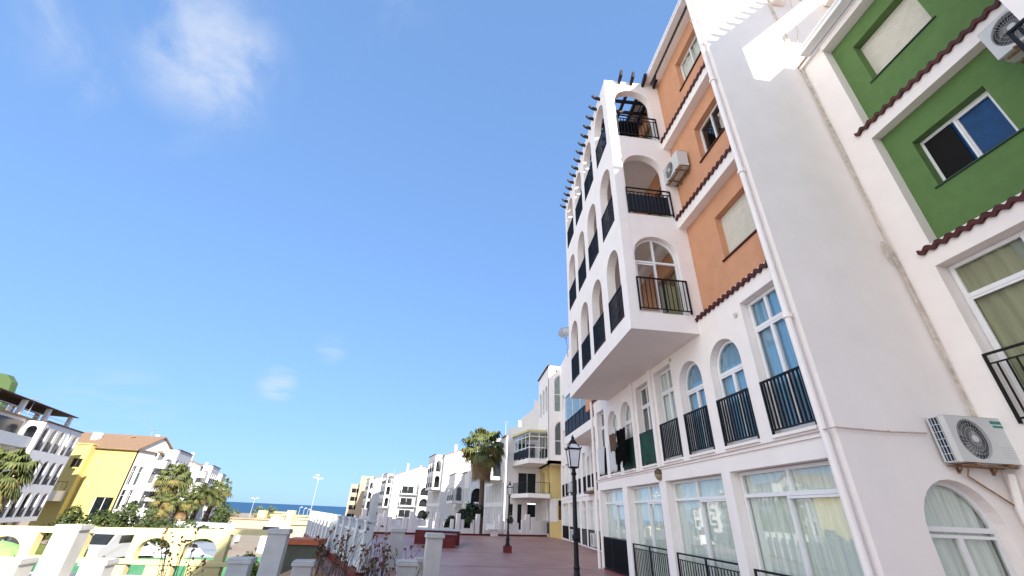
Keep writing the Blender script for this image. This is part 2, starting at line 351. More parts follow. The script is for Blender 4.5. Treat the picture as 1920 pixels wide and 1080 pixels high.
mb.box(FA, 13.42, 13.62, 2.98, 5.83, 0, .07); mb.box(FA, 11.9, 12.1, 2.98, 5.83, 0, .07)
part('facade_wall', mb, WHITE, B1)
mb = MB()
for a, b in gw: mb.box(FA, a, b, -.02, .06, -.3, .03)
part('red_plinth', mb, REDB, B1)
# upper storeys
ow = [(6.45, 7.68, 7.27, 8.55), (6.45, 7.6, 10.52, 11.8), (6.47, 7.7, 13.8, 15.08)]
mb = MB(); mb.wall(FO, rect(6.0, 20.0, 6.2, 15.66), [rect(a, b, c, d) for a, b, c, d in ow]+[rect(a, a+1.5, z+.02, z+2.2) for z in (6.28, 9.5, 12.75) for a in (9.7, 12.7)], .25)
part('orange_wall', mb, ORANGE, B1)
for i, (a, b, c, d) in enumerate(ow):
    s = MB(); s.box(FO, a-.04, b+.06, c-.035, c, -.18, .045); part('window_sill', s, TILE, B1)
    if i == 0: shutter(B1, FO, a, b, c, d, -.17)
    else: window(B1, FO, a, b, c, d, None, -.17, .05, mull=((a+b)/2,), glass=GLASS, curtain=None if i == 1 else CURT, sash=((a+.04, (a+b)/2, c+.04, d-.05),))
for z in (6.28, 9.5, 12.75):
    for a in (9.7, 12.7):
        window(B1, FO, a, a+1.5, z+.02, z+2.2, None, -.1, .06, mull=(a+.75,), glass=GLASS, curtain=CURTY, fm=BROWN)
for z in (9.12, 12.38):
    for y0, y1 in ((6.0, 8.92), (16.1, 20)): mb = MB(); mb.box(FA, y0, y1, z, z+.38, -.26, 0); part('floor_band', mb, WHITE, B1)
for z in (6.22, 9.48, 12.74):
    tilestrip(B1, FA, 6.1, 9.0, z, -.26, .05, .12)
    tilestrip(B1, FA, 16.02, 18.1, z, -.26, .05, .12)
# eave, gutter, roof
mb = MB(); mb.box(FO, 6.0, 20, 15.66, 15.84, -.3, .18); part('eave', mb, WHITE, B1)
mb = MB(); mb.box(FO, 6.02, 16.8, 15.70, 15.86, .29, .50); mb.box(FO, 6.0, 16.8, 15.8, 15.9, .27, .52); part('gutter', mb, ALU, B1, bevel=.015)
mb = MB(); mb.add([(5.6, 6.1, 15.9), (5.6, 20, 15.9), (10, 20, 18.3), (10, 6.1, 18.3), (5.6, 6.1, 15.82), (5.6, 20, 15.82), (10, 20, 18.2), (10, 6.1, 18.2)], [(0, 1, 2, 3), (7, 6, 5, 4), (0, 4, 5, 1), (3, 2, 6, 7), (0, 3, 7, 4), (1, 5, 6, 2)])
part('roof', mb, ROOF, B1)
# side wall (faces the camera) with its arched window, and the far end wall
SW = Fr((0, 5.85, 0), (1, 0, 0), (0, -1, 0))
mb = MB(); mb.wall(SW, [(5.66, -.4), (14.5, -.4), (14.5, 21.2), (5.66, 15.95)], [arch(6.57, 7.88, .5, 2.36, .72)], .28)
part('side_wall', mb, WHITE, B1, bevel=.03)
window(B1, SW, 6.57, 7.88, .5, 2.36, .72, -.17, .06, mull=((7.2, .5, 1.66),), trans=(1.71,), glass=GLASSR, curtain=CURT, sash=((6.62, 7.2, .56, 1.64), (7.2, 7.83, .56, 1.64)))
mb = MB(); mb.box(FA, YE-.25, YE, -.4, 16, -9, -.36); part('end_wall', mb, WHITE, B1)
mb = MB(); mb.box(FA, 6.2, YE-.3, -.1, 15.6, -2.6, -2.5)
for z in (2.7, 5.95, 9.2, 12.45): mb.box(FA, 6.2, YE-.3, z, z+.2, -2.5, -.35 if z < 5 else -.52)
for y in (9.0, 12.05, 15.0): mb.box(FA, y-.06, y+.06, 0, 2.7, -2.5, -.36)
mb.box(FA, 6.2, 17.6, -.05, .03, -2.5, -.36)
part('inner_wall', mb, mat('inner_wall_paint', (.30, .27, .24), .9, .1, 2), B1)
# ground floor windows
for i, (a, b) in enumerate(gw):
    c = (a+b)/2
    window(B1, FA, a+.01, b-.01, .07, 2.61, None, -.2, .06, mull=((c+.02, .07, 2.17), (c+.1*(-1)**i, 2.17, 2.6)), trans=(2.17,), glass=GLASSR, curtain=CURT, sash=((a+.05, c+.04, .12, 2.13),), dep=.07, cgap=((a+.1, a+.55) if i in (0, 1) else None))
railing(B1, FA, 6.25, 8.72, .02, .93, -.04, .12, .009, .035, second=.12, post=(7.5,))
railing(B1, FA, 9.17, 11.80, .02, .97, -.04, .12, .009, .035, second=.14, post=(10.45,))
railing(B1, FA, 12.3, 14.75, .02, 1.0, -.04, .12, .009, .035, second=.12, post=(13.5,))
railing(B1, FA, 15.22, 17.68, .02, 1.05, -.04, .10, .012, .035, post=(16.0, 16.75))
mb = MB(); mb.box(FA, 15.25, 17.65, .1, 1.0, -.075, -.06); part('railing_screen', mb, mat('dark_railing_screen', (.015, .02, .035), .6, .2, 9), B1)
# first floor windows
curt1 = [CURTB, CURTB, CURTB, CURT, None, CURT, CURT, None]
for i, (a, b, t, h) in enumerate(ff):
    c = (a+b)/2; tr = t-(.62 if h is None else h+.12)
    gl = GLASSR if i < 4 else GLASS
    f = window(B1, FA, a+.01, b-.01, 3.11, t-.01, h, -.17, .065, mull=(((c, 3.11, tr)), (c, tr, t)) if h is None else ((c, 3.11, tr),), trans=(tr,), glass=gl, curtain=curt1[i], sash=((a+.06, c, 3.17, tr-.05), (c, b-.06, 3.17, tr-.05)))
    s = MB(); s.box(FA, a, b, 3.055, 3.11, -.12, .05); part('window_sill', s, WHITE, B1)
    if i in (4, 5): 
        rl = railing(B1, FA, a, b, 3.12, 4.08, .0, .14, .009)
        n = MB(); k = 26
        for j in range(k+1):
            u = a+(b-a)*j/k; n.v += [FA.P(u, 3.16, .022+.008*math.sin(j*1.7)), FA.P(u, 4.05-.02*math.sin(j*.5), .02+.008*math.sin(j*2.3))]
        n.f = [(2*j, 2*j+2, 2*j+3, 2*j+1) for j in range(k)]
        part('screen', n, NETG, rl)
    else: railing(B1, FA, a+.0, b-.0, 3.12, 4.1, .0, .095 if i < 4 else .12, .013, .045, m=IRON)
# downpipe with collars
mb = MB(); mb.tube([(5.56, 5.98, 0), (5.56, 5.98, 15.75)], .055, 10)
for z in (4.9, 8.4, 11.6, 14.4): mb.lathe((5.56, 5.98, z), [(.08, 0), (.082, .07), (.07, .09)], 10)
part('downpipe', mb, WHITE, B1, smooth=False)
mb = MB(); mb.tube([(5.62, 18.02, 0), (5.62, 18.02, 6.2)], .055, 8)
for z in (1.6, 4.4): mb.lathe((5.62, 18.02, z), [(.07, 0), (.07, .06)], 8)
part('downpipe', mb, WHITE, B1)
for p in ((7.45, 5.65), (10.58, 5.68)):
    mb = MB(); mb.lathe(FA.P(p[0], p[1], 0), [(.0, .04), (.05, .035), (.06, .0)], 10, axis=(-1, 0, 0)); part('vent', mb, CABLE, B1)

# tower
tyaw = R(2.0); TU = (math.sin(tyaw), math.cos(tyaw), 0); TN = (-math.cos(tyaw), math.sin(tyaw), 0)
T0 = V((3.93, 8.93, 0)); FT = Fr(T0, TU, TN); FN = Fr((0, 8.93, 0), (1, 0, 0), (0, -1, 0))
TL = 7.1; rows = [(6.3, 8.7), (9.5, 11.95), (12.78, 15.2)]; cols = [(.42, 1.55), (2.14, 3.33), (3.83, 4.98), (5.5, 6.72)]
mb = MB(); mb.wall(FT, rect(0, TL, 5.83, 15.64), [arch(a, b, z0, z1) for z0, z1 in rows for a, b in cols], .26); part('tower_wall', mb, WHITE, B1, 'long outer wall of the tower with four columns of arches')
mb = MB(); mb.wall(FN, [(3.95, 5.83), (5.94, 5.83), (5.94, 15.75), (3.95, 15.64)], [arch(4.24, 5.53, z0, z1+.02, .62) for z0, z1 in rows], .24); part('tower_wall', mb, WHITE, B1, 'narrow near wall of the tower with three arches')
mb = MB(); mb.add([FT.P(TL-.25, v, -w) for v in (5.83, 15.64) for w in (.02, 1.95)]+[FT.P(TL, v, -w) for v in (5.83, 15.64) for w in (.02, 1.95)], [(0, 1, 3, 2), (4, 6, 7, 5), (0, 4, 5, 1), (2, 3, 7, 6), (0, 2, 6, 4), (1, 5, 7, 3)]); part('tower_wall', mb, WHITE, B1)
mb = MB()
for z0, z1 in ((5.8, 6.18), (9.1, 9.42), (12.36, 12.7)):
    q = [T0+V((-.02 if z0 < 6 else .1, -.02 if z0 < 6 else .1, 0)), V((5.96, 8.91, 0)), FT.P(TL+.02, 0, -2.0), FT.P(TL+.02, 0, .02 if z0 < 6 else -.1)]
    mb.add([V((p.x, p.y, z)) for z in (z0, z1) for p in q], [(0, 1, 2, 3), (7, 6, 5, 4)]+[(i, (i+1) % 4, (i+1) % 4+4, i+4) for i in range(4)])
part('tower_floor', mb, WHITE, B1)
for k, (z0, z1) in enumerate(rows):
    for j, (a, b) in enumerate(cols):
        railing(B1, FT, a-.03, b+.03, z0+.0, z0+.98, -.01, .1, .012, .035)
for (x0, z) in ((4.2, 6.33), (4.22, 9.5), (4.22, 12.8)):
    railing(B1, FN, x0, x0+1.4, z, z+.99, .03, .115, .009 if z < 7 else .011, .035, second=None if z < 7 else .16, post=(4.93,) if z < 7 else ())
mb = MB(); mb.box(FN, 4.26, 5.5, 9.56, 10.25, .0, .012); part('railing_screen', mb, mat('dark_railing_screen', (.01, .01, .01)), B1)
mb = MB(); mb.box(FN, 4.26, 4.95, 12.85, 13.5, -.03, -.015); part('railing_screen', mb, CLOTHB, B1)
window(B1, FN, 4.25, 5.52, 6.31, 8.71, .62, -.14, .055, mull=(4.86,), trans=(7.92,), glass=GLASS, sash=((4.3, 4.86, 6.36, 7.86),))
mb = MB(); mb.box(FN, 4.98, 5.45, 6.35, 7.3, -.3, -.28); part('curtain', mb, CURTY, B1)
# pergola beams: tips of dark wood over the outer wall, cross beams over the near wall
for i in range(15):
    s = .62+.445*i; mb = MB(); tip = [(.31, 15.62, 15.65), (.26, 15.54, 15.67), (.18, 15.47, 15.59), (.0, 15.42, 15.56), (-1.95, 15.42, 15.56)]
    for w_, lo, hi in tip: mb.v += [FT.P(s-.035, lo-.08, w_), FT.P(s+.035, lo-.08, w_), FT.P(s+.035, hi-.1, w_), FT.P(s-.035, hi-.1, w_)]
    for j in range(4): 
        for q in range(4): mb.f.append((4*j+q, 4*j+(q+1) % 4, 4*j+4+(q+1) % 4, 4*j+4+q))
    mb.f += [(3, 2, 1, 0), (16, 17, 18, 19)]
    part('pergola_beam', mb, WOOD, B1)
for x in (4.48, 4.93, 5.37, 5.80):
    mb = MB(); tip = [(.36, 15.80, 15.84), (.28, 15.66, 15.86), (.15, 15.60, 15.78), (0, 15.54, 15.7), (-6.9, 15.54, 15.7)]
    for w_, lo, hi in tip: mb.v += [FN.P(x-.04, lo-.02, w_), FN.P(x+.04, lo-.02, w_), FN.P(x+.04, hi-.02, w_), FN.P(x-.04, hi-.02, w_)]
    for j in range(4):
        for q in range(4): mb.f.append((4*j+q, 4*j+(q+1) % 4, 4*j+4+(q+1) % 4, 4*j+4+q))
    mb.f += [(3, 2, 1, 0), (16, 17, 18, 19)]
    part('pergola_beam', mb, WOOD, B1)

# ------------------------------------------------------------ the green building nearer to the camera
B2 = thing('apartment_building', 'green and white apartment wing at the right edge with a cream roller shutter', 'building', (8.2, 0, 0))
FG = Fr((8.2, 0, 0), (0, 1, 0), (-1, 0, 0)); FGR = Fr((8.42, 0, 0), (0, 1, 0), (-1, 0, 0))
mb = MB(); mb.wall(FG, rect(-9, 5.845, -.4, 6.3), [rect(3.2, 5.3, 3.1, 5.88), rect(-.6, 2.1, 3.1, 5.88), rect(2.6, 4.9, .06, 2.6)], .34)
mb.box(FG, 5.2, 5.845, 6.3, 12.42, -.3, 0)
mb.box(FG, -9, 5.2, 9.08, 9.46, -.215, 0)
part('facade_wall', mb, WHITE, B2)
BLUEP = mat('blue_screened_glass', (.012, .06, .17), .25, .2, 5, spec=.5)
gws = [(3.45, 4.76, 10.5, 11.75), (3.5, 4.76, 7.35, 8.5)]
mb = MB(); mb.wall(FGR, rect(-9, 5.2, 6.25, 12.4), [rect(*g) for g in gws]+[rect(.2, 1.5, 7.35, 8.5), rect(.2, 1.5, 10.5, 11.75)], .3); part('green_wall', mb, GREEN, B2)
for i, (a, b, c, d) in enumerate(gws+[(.2, 1.5, 7.35, 8.5), (.2, 1.5, 10.5, 11.75)]):
    s = MB(); s.box(FGR, a-.06, b+.06, c-.03, c, -.2, .03); part('window_sill', s, mat('dark_green_sill', (.02, .05, .03), .5), B2)
    if i in (0, 3): shutter(B2, FGR, a, b, c, d, -.2)
    else:
        f = window(B2, FGR, a, b, c, d, None, -.17, .07, mull=((a+b)/2,), glass=BLUEP if i == 1 else GLASSR, sash=((a+.05, (a+b)/2, c+.05, d-.07),) if i == 2 else ((a+.05, (a+b)/2+.03, c+.05, d-.07),))
mb = MB(); mb.box(FGR, 4.22, 4.70, 7.42, 8.42, -.162, -.155); part('painted_room_shade', mb, mat('room_shade_black', (.006, .006, .006), 1), B2)  # black panel over the glass, paints the dark room behind the open sash
for z in (6.24, 9.44): tilestrip(B2, FG, -6, 5.42, z, -.22, .06, .13)
mb = MB(); mb.box(FGR, -9, 5.2, 12.25, 12.42, -.3, .26); part('eave', mb, WHITE, B2)
mb = MB(); mb.box(FG, -9, 5.5, 12.46, 12.62, .10, .34); mb.box(FG, -9, 5.52, 12.58, 12.66, .08, .36); mb.box(FG, -9, 5.84, 12.42, 12.64, -.25, .078); part('gutter', mb, ALU, B2, bevel=.015)
window(B2, FG, 3.21, 5.29, 3.11, 5.87, None, -.24, .07, mull=((4.2, 3.1, 5.87),), trans=(5.25,), glass=GLASS, curtain=CURTY, sash=((4.25, 5.23, 3.2, 5.2),))
railing(B2, FG, 3.15, 5.3, 3.12, 4.2, .02, .13, .010, .035, second=.16)
window(B2, FG, -.59, 2.09, 3.11, 5.87, None, -.2, .07, mull=(.8,), trans=(5.25,), glass=GLASS, curtain=CURTY)
window(B2, FG, 2.61, 4.89, .07, 2.59, None, -.2, .07, mull=(3.75,), trans=(2.1,), glass=GLASSR, curtain=CURT)
mb = MB(); mb.box(FG, -9, 5.5, -.1, 12.3, -2.6, -2.5)
for z in (2.7, 5.95, 9.2, 12.3): mb.box(FG, -9, 5.5, z, z+.1, -2.5, -.56)
part('inner_wall', mb, MATS['inner_wall_paint'], B2)
# roof slab, unseen terrace wall and pergola added to throw the toothed shadow
mb = MB(); mb.add([(8.12, -9, 12.6), (8.12, 5.84, 12.6), (10.4, 5.84, 12.95), (10.4, -9, 12.95), (8.12, -9, 12.5), (8.12, 5.84, 12.5), (10.4, 5.84, 12.5), (10.4, -9, 12.5)], [(0, 1, 2, 3), (7, 6, 5, 4), (0, 4, 5, 1), (1, 5, 6, 2), (0, 3, 7, 4)]); part('roof', mb, ROOF, B2)
XC = 9.35; FP = Fr((XC, 0, 0), (0, 1, 0), (-1, 0, 0))
zt = XC/.87+5.66/.87; zb = XC/.87+4.92/.87
yc = 5.85-SK*(XC-6.47)/.87; zp = 11.78+(XC-6.47)/.87
mb = MB(); mb.box(FP, -9, 5.83, zb, zt, -.2, 0)           # lintel of the added wall, under the pergola
mb.box(FP, -9, yc, 12.5, zb, -.2, 0)
mb.add([(XC, yc-.12, 12.5), (XC+3.5, yc-.12, 12.5), (XC+3.5, yc, 12.5), (XC, yc, 12.5), (XC, yc-.12, zp), (XC+3.5, yc-.12, zp), (XC+3.5, yc, zp), (XC, yc, zp)], [(0, 1, 5, 4), (1, 2, 6, 5), (2, 3, 7, 6), (3, 0, 4, 7), (4, 5, 6, 7)])
part('added_shade_wall', mb, WHITE, B2)
x_ = 10.2; mb = MB(); mb.box(W0, x_, x_+4, (x_+4.11)/.87-.2, (x_+4.11)/.87, -5.83, -(5.85-SK*(x_-8.07)/.87)); part('added_shade_canopy', mb, WHITE, B2)  # unseen canopy added to shade part of the sunlit side wall
for i in range(30):  # beams of the added pergola, spaced for the shadow teeth
    y = 5.35-.37*SK*i; mb = MB(); mb.box(Fr((XC, y, zt-.1), (0, 1, 0), (-1, 0, 0)), -.045, .045, -.1, .06, 0, .36); mb.add([(XC-.36, y-.045, zt-.2), (XC-.36, y+.045, zt-.2), (XC-.36, y+.045, zt-.04), (XC-.36, y-.045, zt-.04), (XC-.52, y, zt-.02)], [(0, 1, 4), (1, 2, 4), (2, 3, 4), (3, 0, 4)]); part('pergola_beam', mb, WOOD, B2)
mb = MB(); RW = Fr((6.8, 0, 0), (0, 1, 0), (-1, 0, 0)); mb.wall(RW, rect(-46, -9.05, -.4, 15.7), [arch(-44+2.4*i, -42.6+2.4*i, z, z+2.3) for i in range(14) for z in (.3, 3.4, 6.6, 9.8)], .3)
mb.box(RW, -9.3, -9.05, -.4, 15.7, -6, -.3); mb.box(RW, -46, -9.3, 15.5, 15.7, -6, -.3); mb.box(RW, -46, -9.3, 0, 15.5, -3.2, -3.0); part('added_shade_wing', mb, WHITE, B2)  # unseen wing added behind the camera to shade the terrace
# the near tower of the green building, mostly outside the frame
e = onx(1873, 0, 6.6); FT2 = Fr((6.6, e.y-7.1, 0), (0, 1, 0), (-1, 0, 0))
mb = MB(); mb.wall(FT2, rect(0, 7.1, 5.83, 12.4), [arch(a, b, z0, z1) for z0, z1 in rows[:2] for a, b in cols], .26)
mb.box(FT2, 6.9, 7.1, 5.83, 12.4, -1.6, -.26); mb.box(FT2, 0, .2, 5.83, 12.4, -1.6, -.26)
for z in (5.83, 9.1): mb.box(FT2, .2, 6.9, z, z+.35, -1.6, -.26)
part('tower_wall', mb, WHITE, B2)
for z0, z1 in rows[:2]:
    for a, b in cols: railing(B2, FT2, a-.1, b+(.5 if b > 6 else .1), z0, z0+1.05, .08, .1, .014, .05, label=None)
# ------------------------------------------------------------ air conditioners, cables, sconce, laundry, dish
def ac_unit(name, label, fr, u0, v0, W=1.0, H=.66, D=.32, gap=.08, group=None, logo=True, simple=False):
    """fr: u along the front, w outward from the wall"""
    t = thing(name, label, 'air conditioner', fr.P(u0+W/2, v0, gap), group)
    w0, w1 = gap, gap+D
    mb = MB(); mb.wall(fr, rect(u0, u0+W, v0, v0+H), [[(u0+W*.37+.255*H/.66*math.cos(a), v0+H*.5+.285*H/.66*math.sin(a)) for a in [2*math.pi*i/28 for i in range(28)]]], .05, w1)
    mb.box(fr, u0, u0+W, v0, v0+.015, w0, w1-.05); mb.box(fr, u0, u0+W, v0+H-.015, v0+H, w0, w1-.05)
    mb.box(fr, u0+W-.02, u0+W, v0, v0+H, w0, w1-.05); mb.box(fr, u0, u0+.03, v0, v0+H, w1-.09, w1-.05); mb.box(fr, u0, u0+.02, v0, v0+H, w0, w0+.03)
    c = part('casing', mb, ACW, t, bevel=.006)
    mb = MB(); mb.box(fr, u0+.012, u0+W-.03, v0+.015, v0+H-.015, w0+.03, w1-.12); part('heat_exchanger', mb, FIN, t)
    mb = MB()
    for i in range(7):
        z = v0+.015+(H-.03)*i/6; mb.box(fr, u0-.004, u0+.008, z-.004, z+.004, w0+.02, w1-.09)
    for k in range(4):
        q = w0+.02+(D-.12)*k/3; mb.box(fr, u0-.005, u0+.006, v0+.01, v0+H-.01, q-.003, q+.003)
    part('side_grille', mb, ACW, t)
    cu_, cv_ = u0+W*.37, v0+H*.5; mb = MB(); mb.lathe(fr.P(cu_, cv_, w1-.115), [(.255*H/.66, 0), (.255*H/.66, .01)], 24, axis=fr.N); part('fan_well', mb, ACD, t)
    mb = MB()
    for k in range(3):
        a0 = k*2.094
        vs = []
        for i in range(7):
            rr = (.05+.2*i/6)*H/.66
            for s in (-.55, .55): vs.append(fr.P(cu_+rr*math.cos(a0+s*(.5+.1*i)+.1*i), cv_+rr*math.sin(a0+s*(.5+.1*i)+.1*i), w1-.085+.02*s))
        mb.add(vs, [(2*i, 2*i+1, 2*i+3, 2*i+2) for i in range(6)])
    part('fan', mb, mat('fan_plastic', (.22, .22, .21), .5), t)
    mb = MB()
    nsp = 14 if simple else 30
    for k in range(nsp):
        a = 2*math.pi*k/nsp; pts = [fr.P(cu_+rr*H/.66*math.cos(a+(.26-rr)*1.6), cv_+rr*1.1*H/.66*math.sin(a+(.26-rr)*1.6), w1+.012*math.cos(rr/.27*1.57)) for rr in (.05, .11, .17, .225, .262)]
        mb.tube(pts, .0019, 4, caps=False)
    for rr in (.09, .15, .2, .245): mb.tube([fr.P(cu_+rr*H/.66*math.cos(a), cv_+rr*1.1*H/.66*math.sin(a), w1+.012*math.cos(rr/.27*1.57)) for a in [2*math.pi*i/32 for i in range(33)]], .0018, 4, caps=False)
    mb.lathe(fr.P(cu_, cv_, w1), [(.05, 0), (.052, .014), (.045, .022)], 16, axis=fr.N)
    part('fan_grille', mb, ACW, t)
    if logo:
        mb = MB(); mb.box(fr, u0+W*.78, u0+W*.97, v0+H*.86, v0+H*.93, w1, w1+.003); mb.box(fr, u0+W*.80, u0+W*.97, v0+H*.78, v0+H*.83, w1, w1+.003); part('label_plate', mb, TEAL, t)
        mb = MB()
        for i in range(5): mb.box(fr, u0+W*.74, u0+W*.95, v0+H*(.12+.055*i), v0+H*(.128+.055*i), w1, w1+.002)
        part('louvre_lines', mb, mat('ac_shadow_line', (.45, .46, .46)), t)
    mb = MB(); mb.box(fr, u0+W-.13, u0+W-.02, v0+H*.25, v0+H*.7, w0-.0, w0+.03); 
    mb.box(fr, u0+.2, u0+.235, v0-.03, v0-.004, 0, w1+.03); mb.box(fr, u0+.2, u0+.235, v0-.13, v0-.03, 0, .025); mb.box(fr, u0+W-.2, u0+W-.165, v0-.03, v0-.004, 0, w1+.03); mb.box(fr, u0+W-.2, u0+W-.165, v0-.13, v0-.03, 0, .025)
    mb.tube([fr.P(u0+.217, v0-.12, .02), fr.P(u0+.217, v0-.03, w1-.2)], .010, 6); mb.tube([fr.P(u0+W-.183, v0-.12, .02), fr.P(u0+W-.183, v0-.03, w1-.2)], .010, 6)
    mb.box(fr, u0+.02, u0+W-.05, v0-.045, v0-.03, .05, .09); mb.box(fr, u0+.05, u0+W-.02, v0-.045, v0-.03, w1-.1, w1-.05)
    part('bracket', mb, RUST, t)
    return t
ac_unit('air_conditioner', 'white air conditioner with blue side grille and teal badge, above the arched window', SW, 7.24, 2.58, W=.99, D=.26, gap=.05)
FAC = Fr((5.95, 0, 0), (0, -1, 0), (-1, 0, 0))
ac_unit('air_conditioner', 'air conditioner high on the orange wall beside the tower, between two tile trims', FAC, -8.92, 10.78, W=.86, H=.6, gap=.08, logo=False)
FAG = Fr((8.2, 0, 0), (0, -1, 0), (-1, 0, 0))
p = onx(1825, 63, 7.75)
ac_unit('air_conditioner', 'air conditioner at the top right corner hanging over the green wall', FAG, -p.y, p.z-.72, W=.9, H=.66, gap=.1, logo=False)

# cable bundle in the corner of side wall and green building
mb = MB()
for k in range(4):
    pts = []
    for i in range(30):
        z = 17.5-(17.5-3.3)*i/29
        x = 8.15+.016*k-.03+.010*math.sin(z*1.7+k*1.3); y = 5.80-.008*k+.006*math.sin(z*2.9+k)
        if 6.4 < z < 7.6: x -= .05*k*.5*math.sin((z-6.4)/1.2*math.pi)
        pts.append((x, y, z))
    mb.tube(pts, .007+.003*(k % 2), 6)
single('cable_bundle', mb, CABLE, 'bundle of cream cables running down the corner beside the green wing', 'cable')
mb = MB()
for k in range(3):
    c = V((8.02+.02*k, 5.80, 6.55)); mb.tube([c+V((.06*math.cos(a)*(1+.2*k), 0, .2*math.sin(a)*(1+.1*k)-.05*k)) for a in [2*math.pi*i/20 for i in range(21)]], .008, 5, caps=False)
single('cable_coil', mb, CABLE, 'spare loop of cable hanging halfway down the cable bundle', 'cable')
mb = MB(); a = ony(1590, 803, 5.80); b = ony(1738, 812, 5.80)
mb.tube([(5.5, 5.92, 2.98), (5.6, 5.79, 3.0), a, (a+b)/2+V((0, 0, -.015)), b], .012, 6)
for q in (.18, .5, .8): mb.lathe(a.lerp(b, q)+V((0, -.01, -.02)), [(.012, 0), (.012, .03)], 6)
single('wall_cable', mb, mat('pinkish_cable', (.55, .42, .38), .6), 'thin pinkish cable running level across the white side wall', 'cable')
mb = MB(); mb.tube([FA.P(6.1, 3.0, .05), FA.P(10, 2.985, .05), FA.P(14, 2.98, .05), FA.P(17.9, 2.985, .05)], .012, 6)
single('wall_cable', mb, MATS['pinkish_cable'], 'thin cable clipped along the ledge between ground floor and balconies', 'cable')
mb = MB(); a = ony(1815, 893, 5.8); b = ony(1960, 985, 5.8); mb.tube([a+V((0, -.05, .1)), a, b], .013, 6)
single('drain_hose', mb, RUST, 'rusty thin hose slanting down right beneath the air conditioner', 'hose')
mb = MB(); a = ony(1895, 890, 5.7); mb.tube([a, (8.05, 5.72, 2.0), (8.08, 5.72, 0)], .05, 8); 
single('drain_pipe', mb, WHITE, 'white pipe dropping down the corner behind the air conditioner', 'pipe')
mb = MB()
for i, px in enumerate((1460, 1478)):
    top = ony(px+4, 0, 5.78)
    pts = [top+V((0, 0, 1.2)), top, top.lerp(V((8.1, 5.8, 12.7)), .5)+V((.1, 0, -.1)), V((8.12, 5.8, 12.72))]
    if i: mb.tube(pts, .008, 5)
single('hanging_cable', mb, CABLE, 'loose cable sagging across the sunlit top of the white side wall', 'cable')
mb = MB(); q = ony(1455, 0, 5.7); mb.box(Fr((q.x, 5.85, q.z), (1, 0, 0), (0, -1, 0)), -.06, .34, .0, .42, 0, .2)
single('junction_box', mb, WHITE, 'small white junction box near the top edge on the side wall', 'box', bevel=.02)

mb = MB(); p = ony(1059, 624, 16.45); q = []
t = thing('satellite_dish', 'round satellite dish sticking out beyond the far end of the tower', 'satellite dish', p)
mb.lathe(p, [(0, -.07), (.13, -.055), (.24, -.02), (.31, .025), (.305, .04), (.23, -.005), (.12, -.04), (0, -.055)], 24, axis=V((-.55, -.8, .35))); part('dish', mb, GREY, t, smooth=True)
mb = MB(); mb.tube([p+V((.05, .05, -.02)), (4.15, 16.2, 7.6)], .02, 6); mb.tube([p+V((0, 0, -.3)), p+V((-.3, -.42, .08))], .01, 5); part('mount', mb, GREY, t)

t = thing('wall_lamp', 'bronze bulkhead lamp on the pilaster between the ground floor windows', 'wall lamp', FA.P(12.12, 2.8, 0))
p = FA.P(12.12, 2.82, .02)
mb = MB(); mb.lathe(p+V((-.02, 0, 0)), [(.03, .14), (.1, .1), (.115, .03), (.12, 0)][::-1], 14, axis=(-.25, 0, 1)); part('hood', mb, BRASS, t, smooth=True)
mb = MB(); mb.lathe(p+V((-.02, 0, -.17)), [(.02, 0), (.075, .04), (.1, .12), (.11, .165)], 14, axis=(-.1, 0, 1)); part('globe', mb, AMBER, t, smooth=True)
t = thing('wall_lamp', 'dark bulkhead lamp on the next building, right behind the black lamp post', 'wall lamp', (7.75, 22.5, 2.9))
mb = MB(); mb.lathe((7.72, 22.5, 2.88), [(.14, 0), (.12, .08), (.03, .16)], 12); part('hood', mb, BRASS, t); mb = MB(); mb.lathe((7.72, 22.5, 2.7), [(.03, 0), (.09, .05), (.12, .17)], 12); part('globe', mb, AMBER, t)

def cloth(name, label, mtl, u0, u1, v0, v1, w, cat='laundry', drop=0, seedv=1, split=0):
    random.seed(seedv); mb = MB(); n = 14; m = 8
    for i in range(n+1):
        for j in range(m+1):
            u = u0+(u1-u0)*i/n; f = j/m; low = v0+drop*math.sin(i*.9)*.5
            u += (random.random()-.5)*.01-(u-(u0+u1)/2)*.12*f
            mb.v.append(FA.P(u, v1+(low-v1)*f, w+.03*math.sin(i*1.1+f*2)+.02*f))
    for i in range(n):
        for j in range(m): mb.f.append((i*(m+1)+j, (i+1)*(m+1)+j, (i+1)*(m+1)+j+1, i*(m+1)+j+1))
    o = single(name, mb, mtl, label, cat, group=None, smooth=True)
    s = o.modifiers.new('thick', 'SOLIDIFY'); s.thickness = .012
cloth('towel', 'brown towel over the rail of the second arched balcony', CLOTHT, 14.55, 15.3, 3.75, 4.35, .30, 'towel', .05, 2)
cloth('garment', 'long black garment drying beside the brown towel', CLOTHB, 13.75, 14.6, 3.25, 4.38, .28, 'laundry', .25, 3)
cloth('garment', 'small black garment hanging under the brown towel', CLOTHB, 14.5, 14.95, 3.35, 3.85, .24, 'laundry', .1, 6)
cloth('sock', 'small white cloth pegged between towel and black garment', CLOTHW, 14.45, 14.62, 4.28, 4.45, .34, 'laundry', .02, 5)
cloth('sheet', 'pale sheet hung over the railing of the last tall window', CLOTHW, 16.66, 17.54, 3.16, 4.16, .05, 'sheet', .04, 8)
cloth('sheet', 'pale crumpled sheet hung over the railing beneath the towel', CLOTHW, 15.24, 16.2, 3.14, 4.14, .05, 'sheet', .06, 9)
t = thing('clothes_airer', 'folding clothes airer hooked outside the arched balconies', 'clothes airer', FA.P(14.6, 4.1, .2))
mb = MB()
for k in range(4): mb.tube([FA.P(13.7, 4.36, .1+.08*k), FA.P(15.35, 4.36, .1+.08*k)], .006, 5)
for u in (13.72, 15.33): mb.tube([FA.P(u, 4.2, 0), FA.P(u, 4.36, .05), FA.P(u, 4.36, .36)], .008, 5)
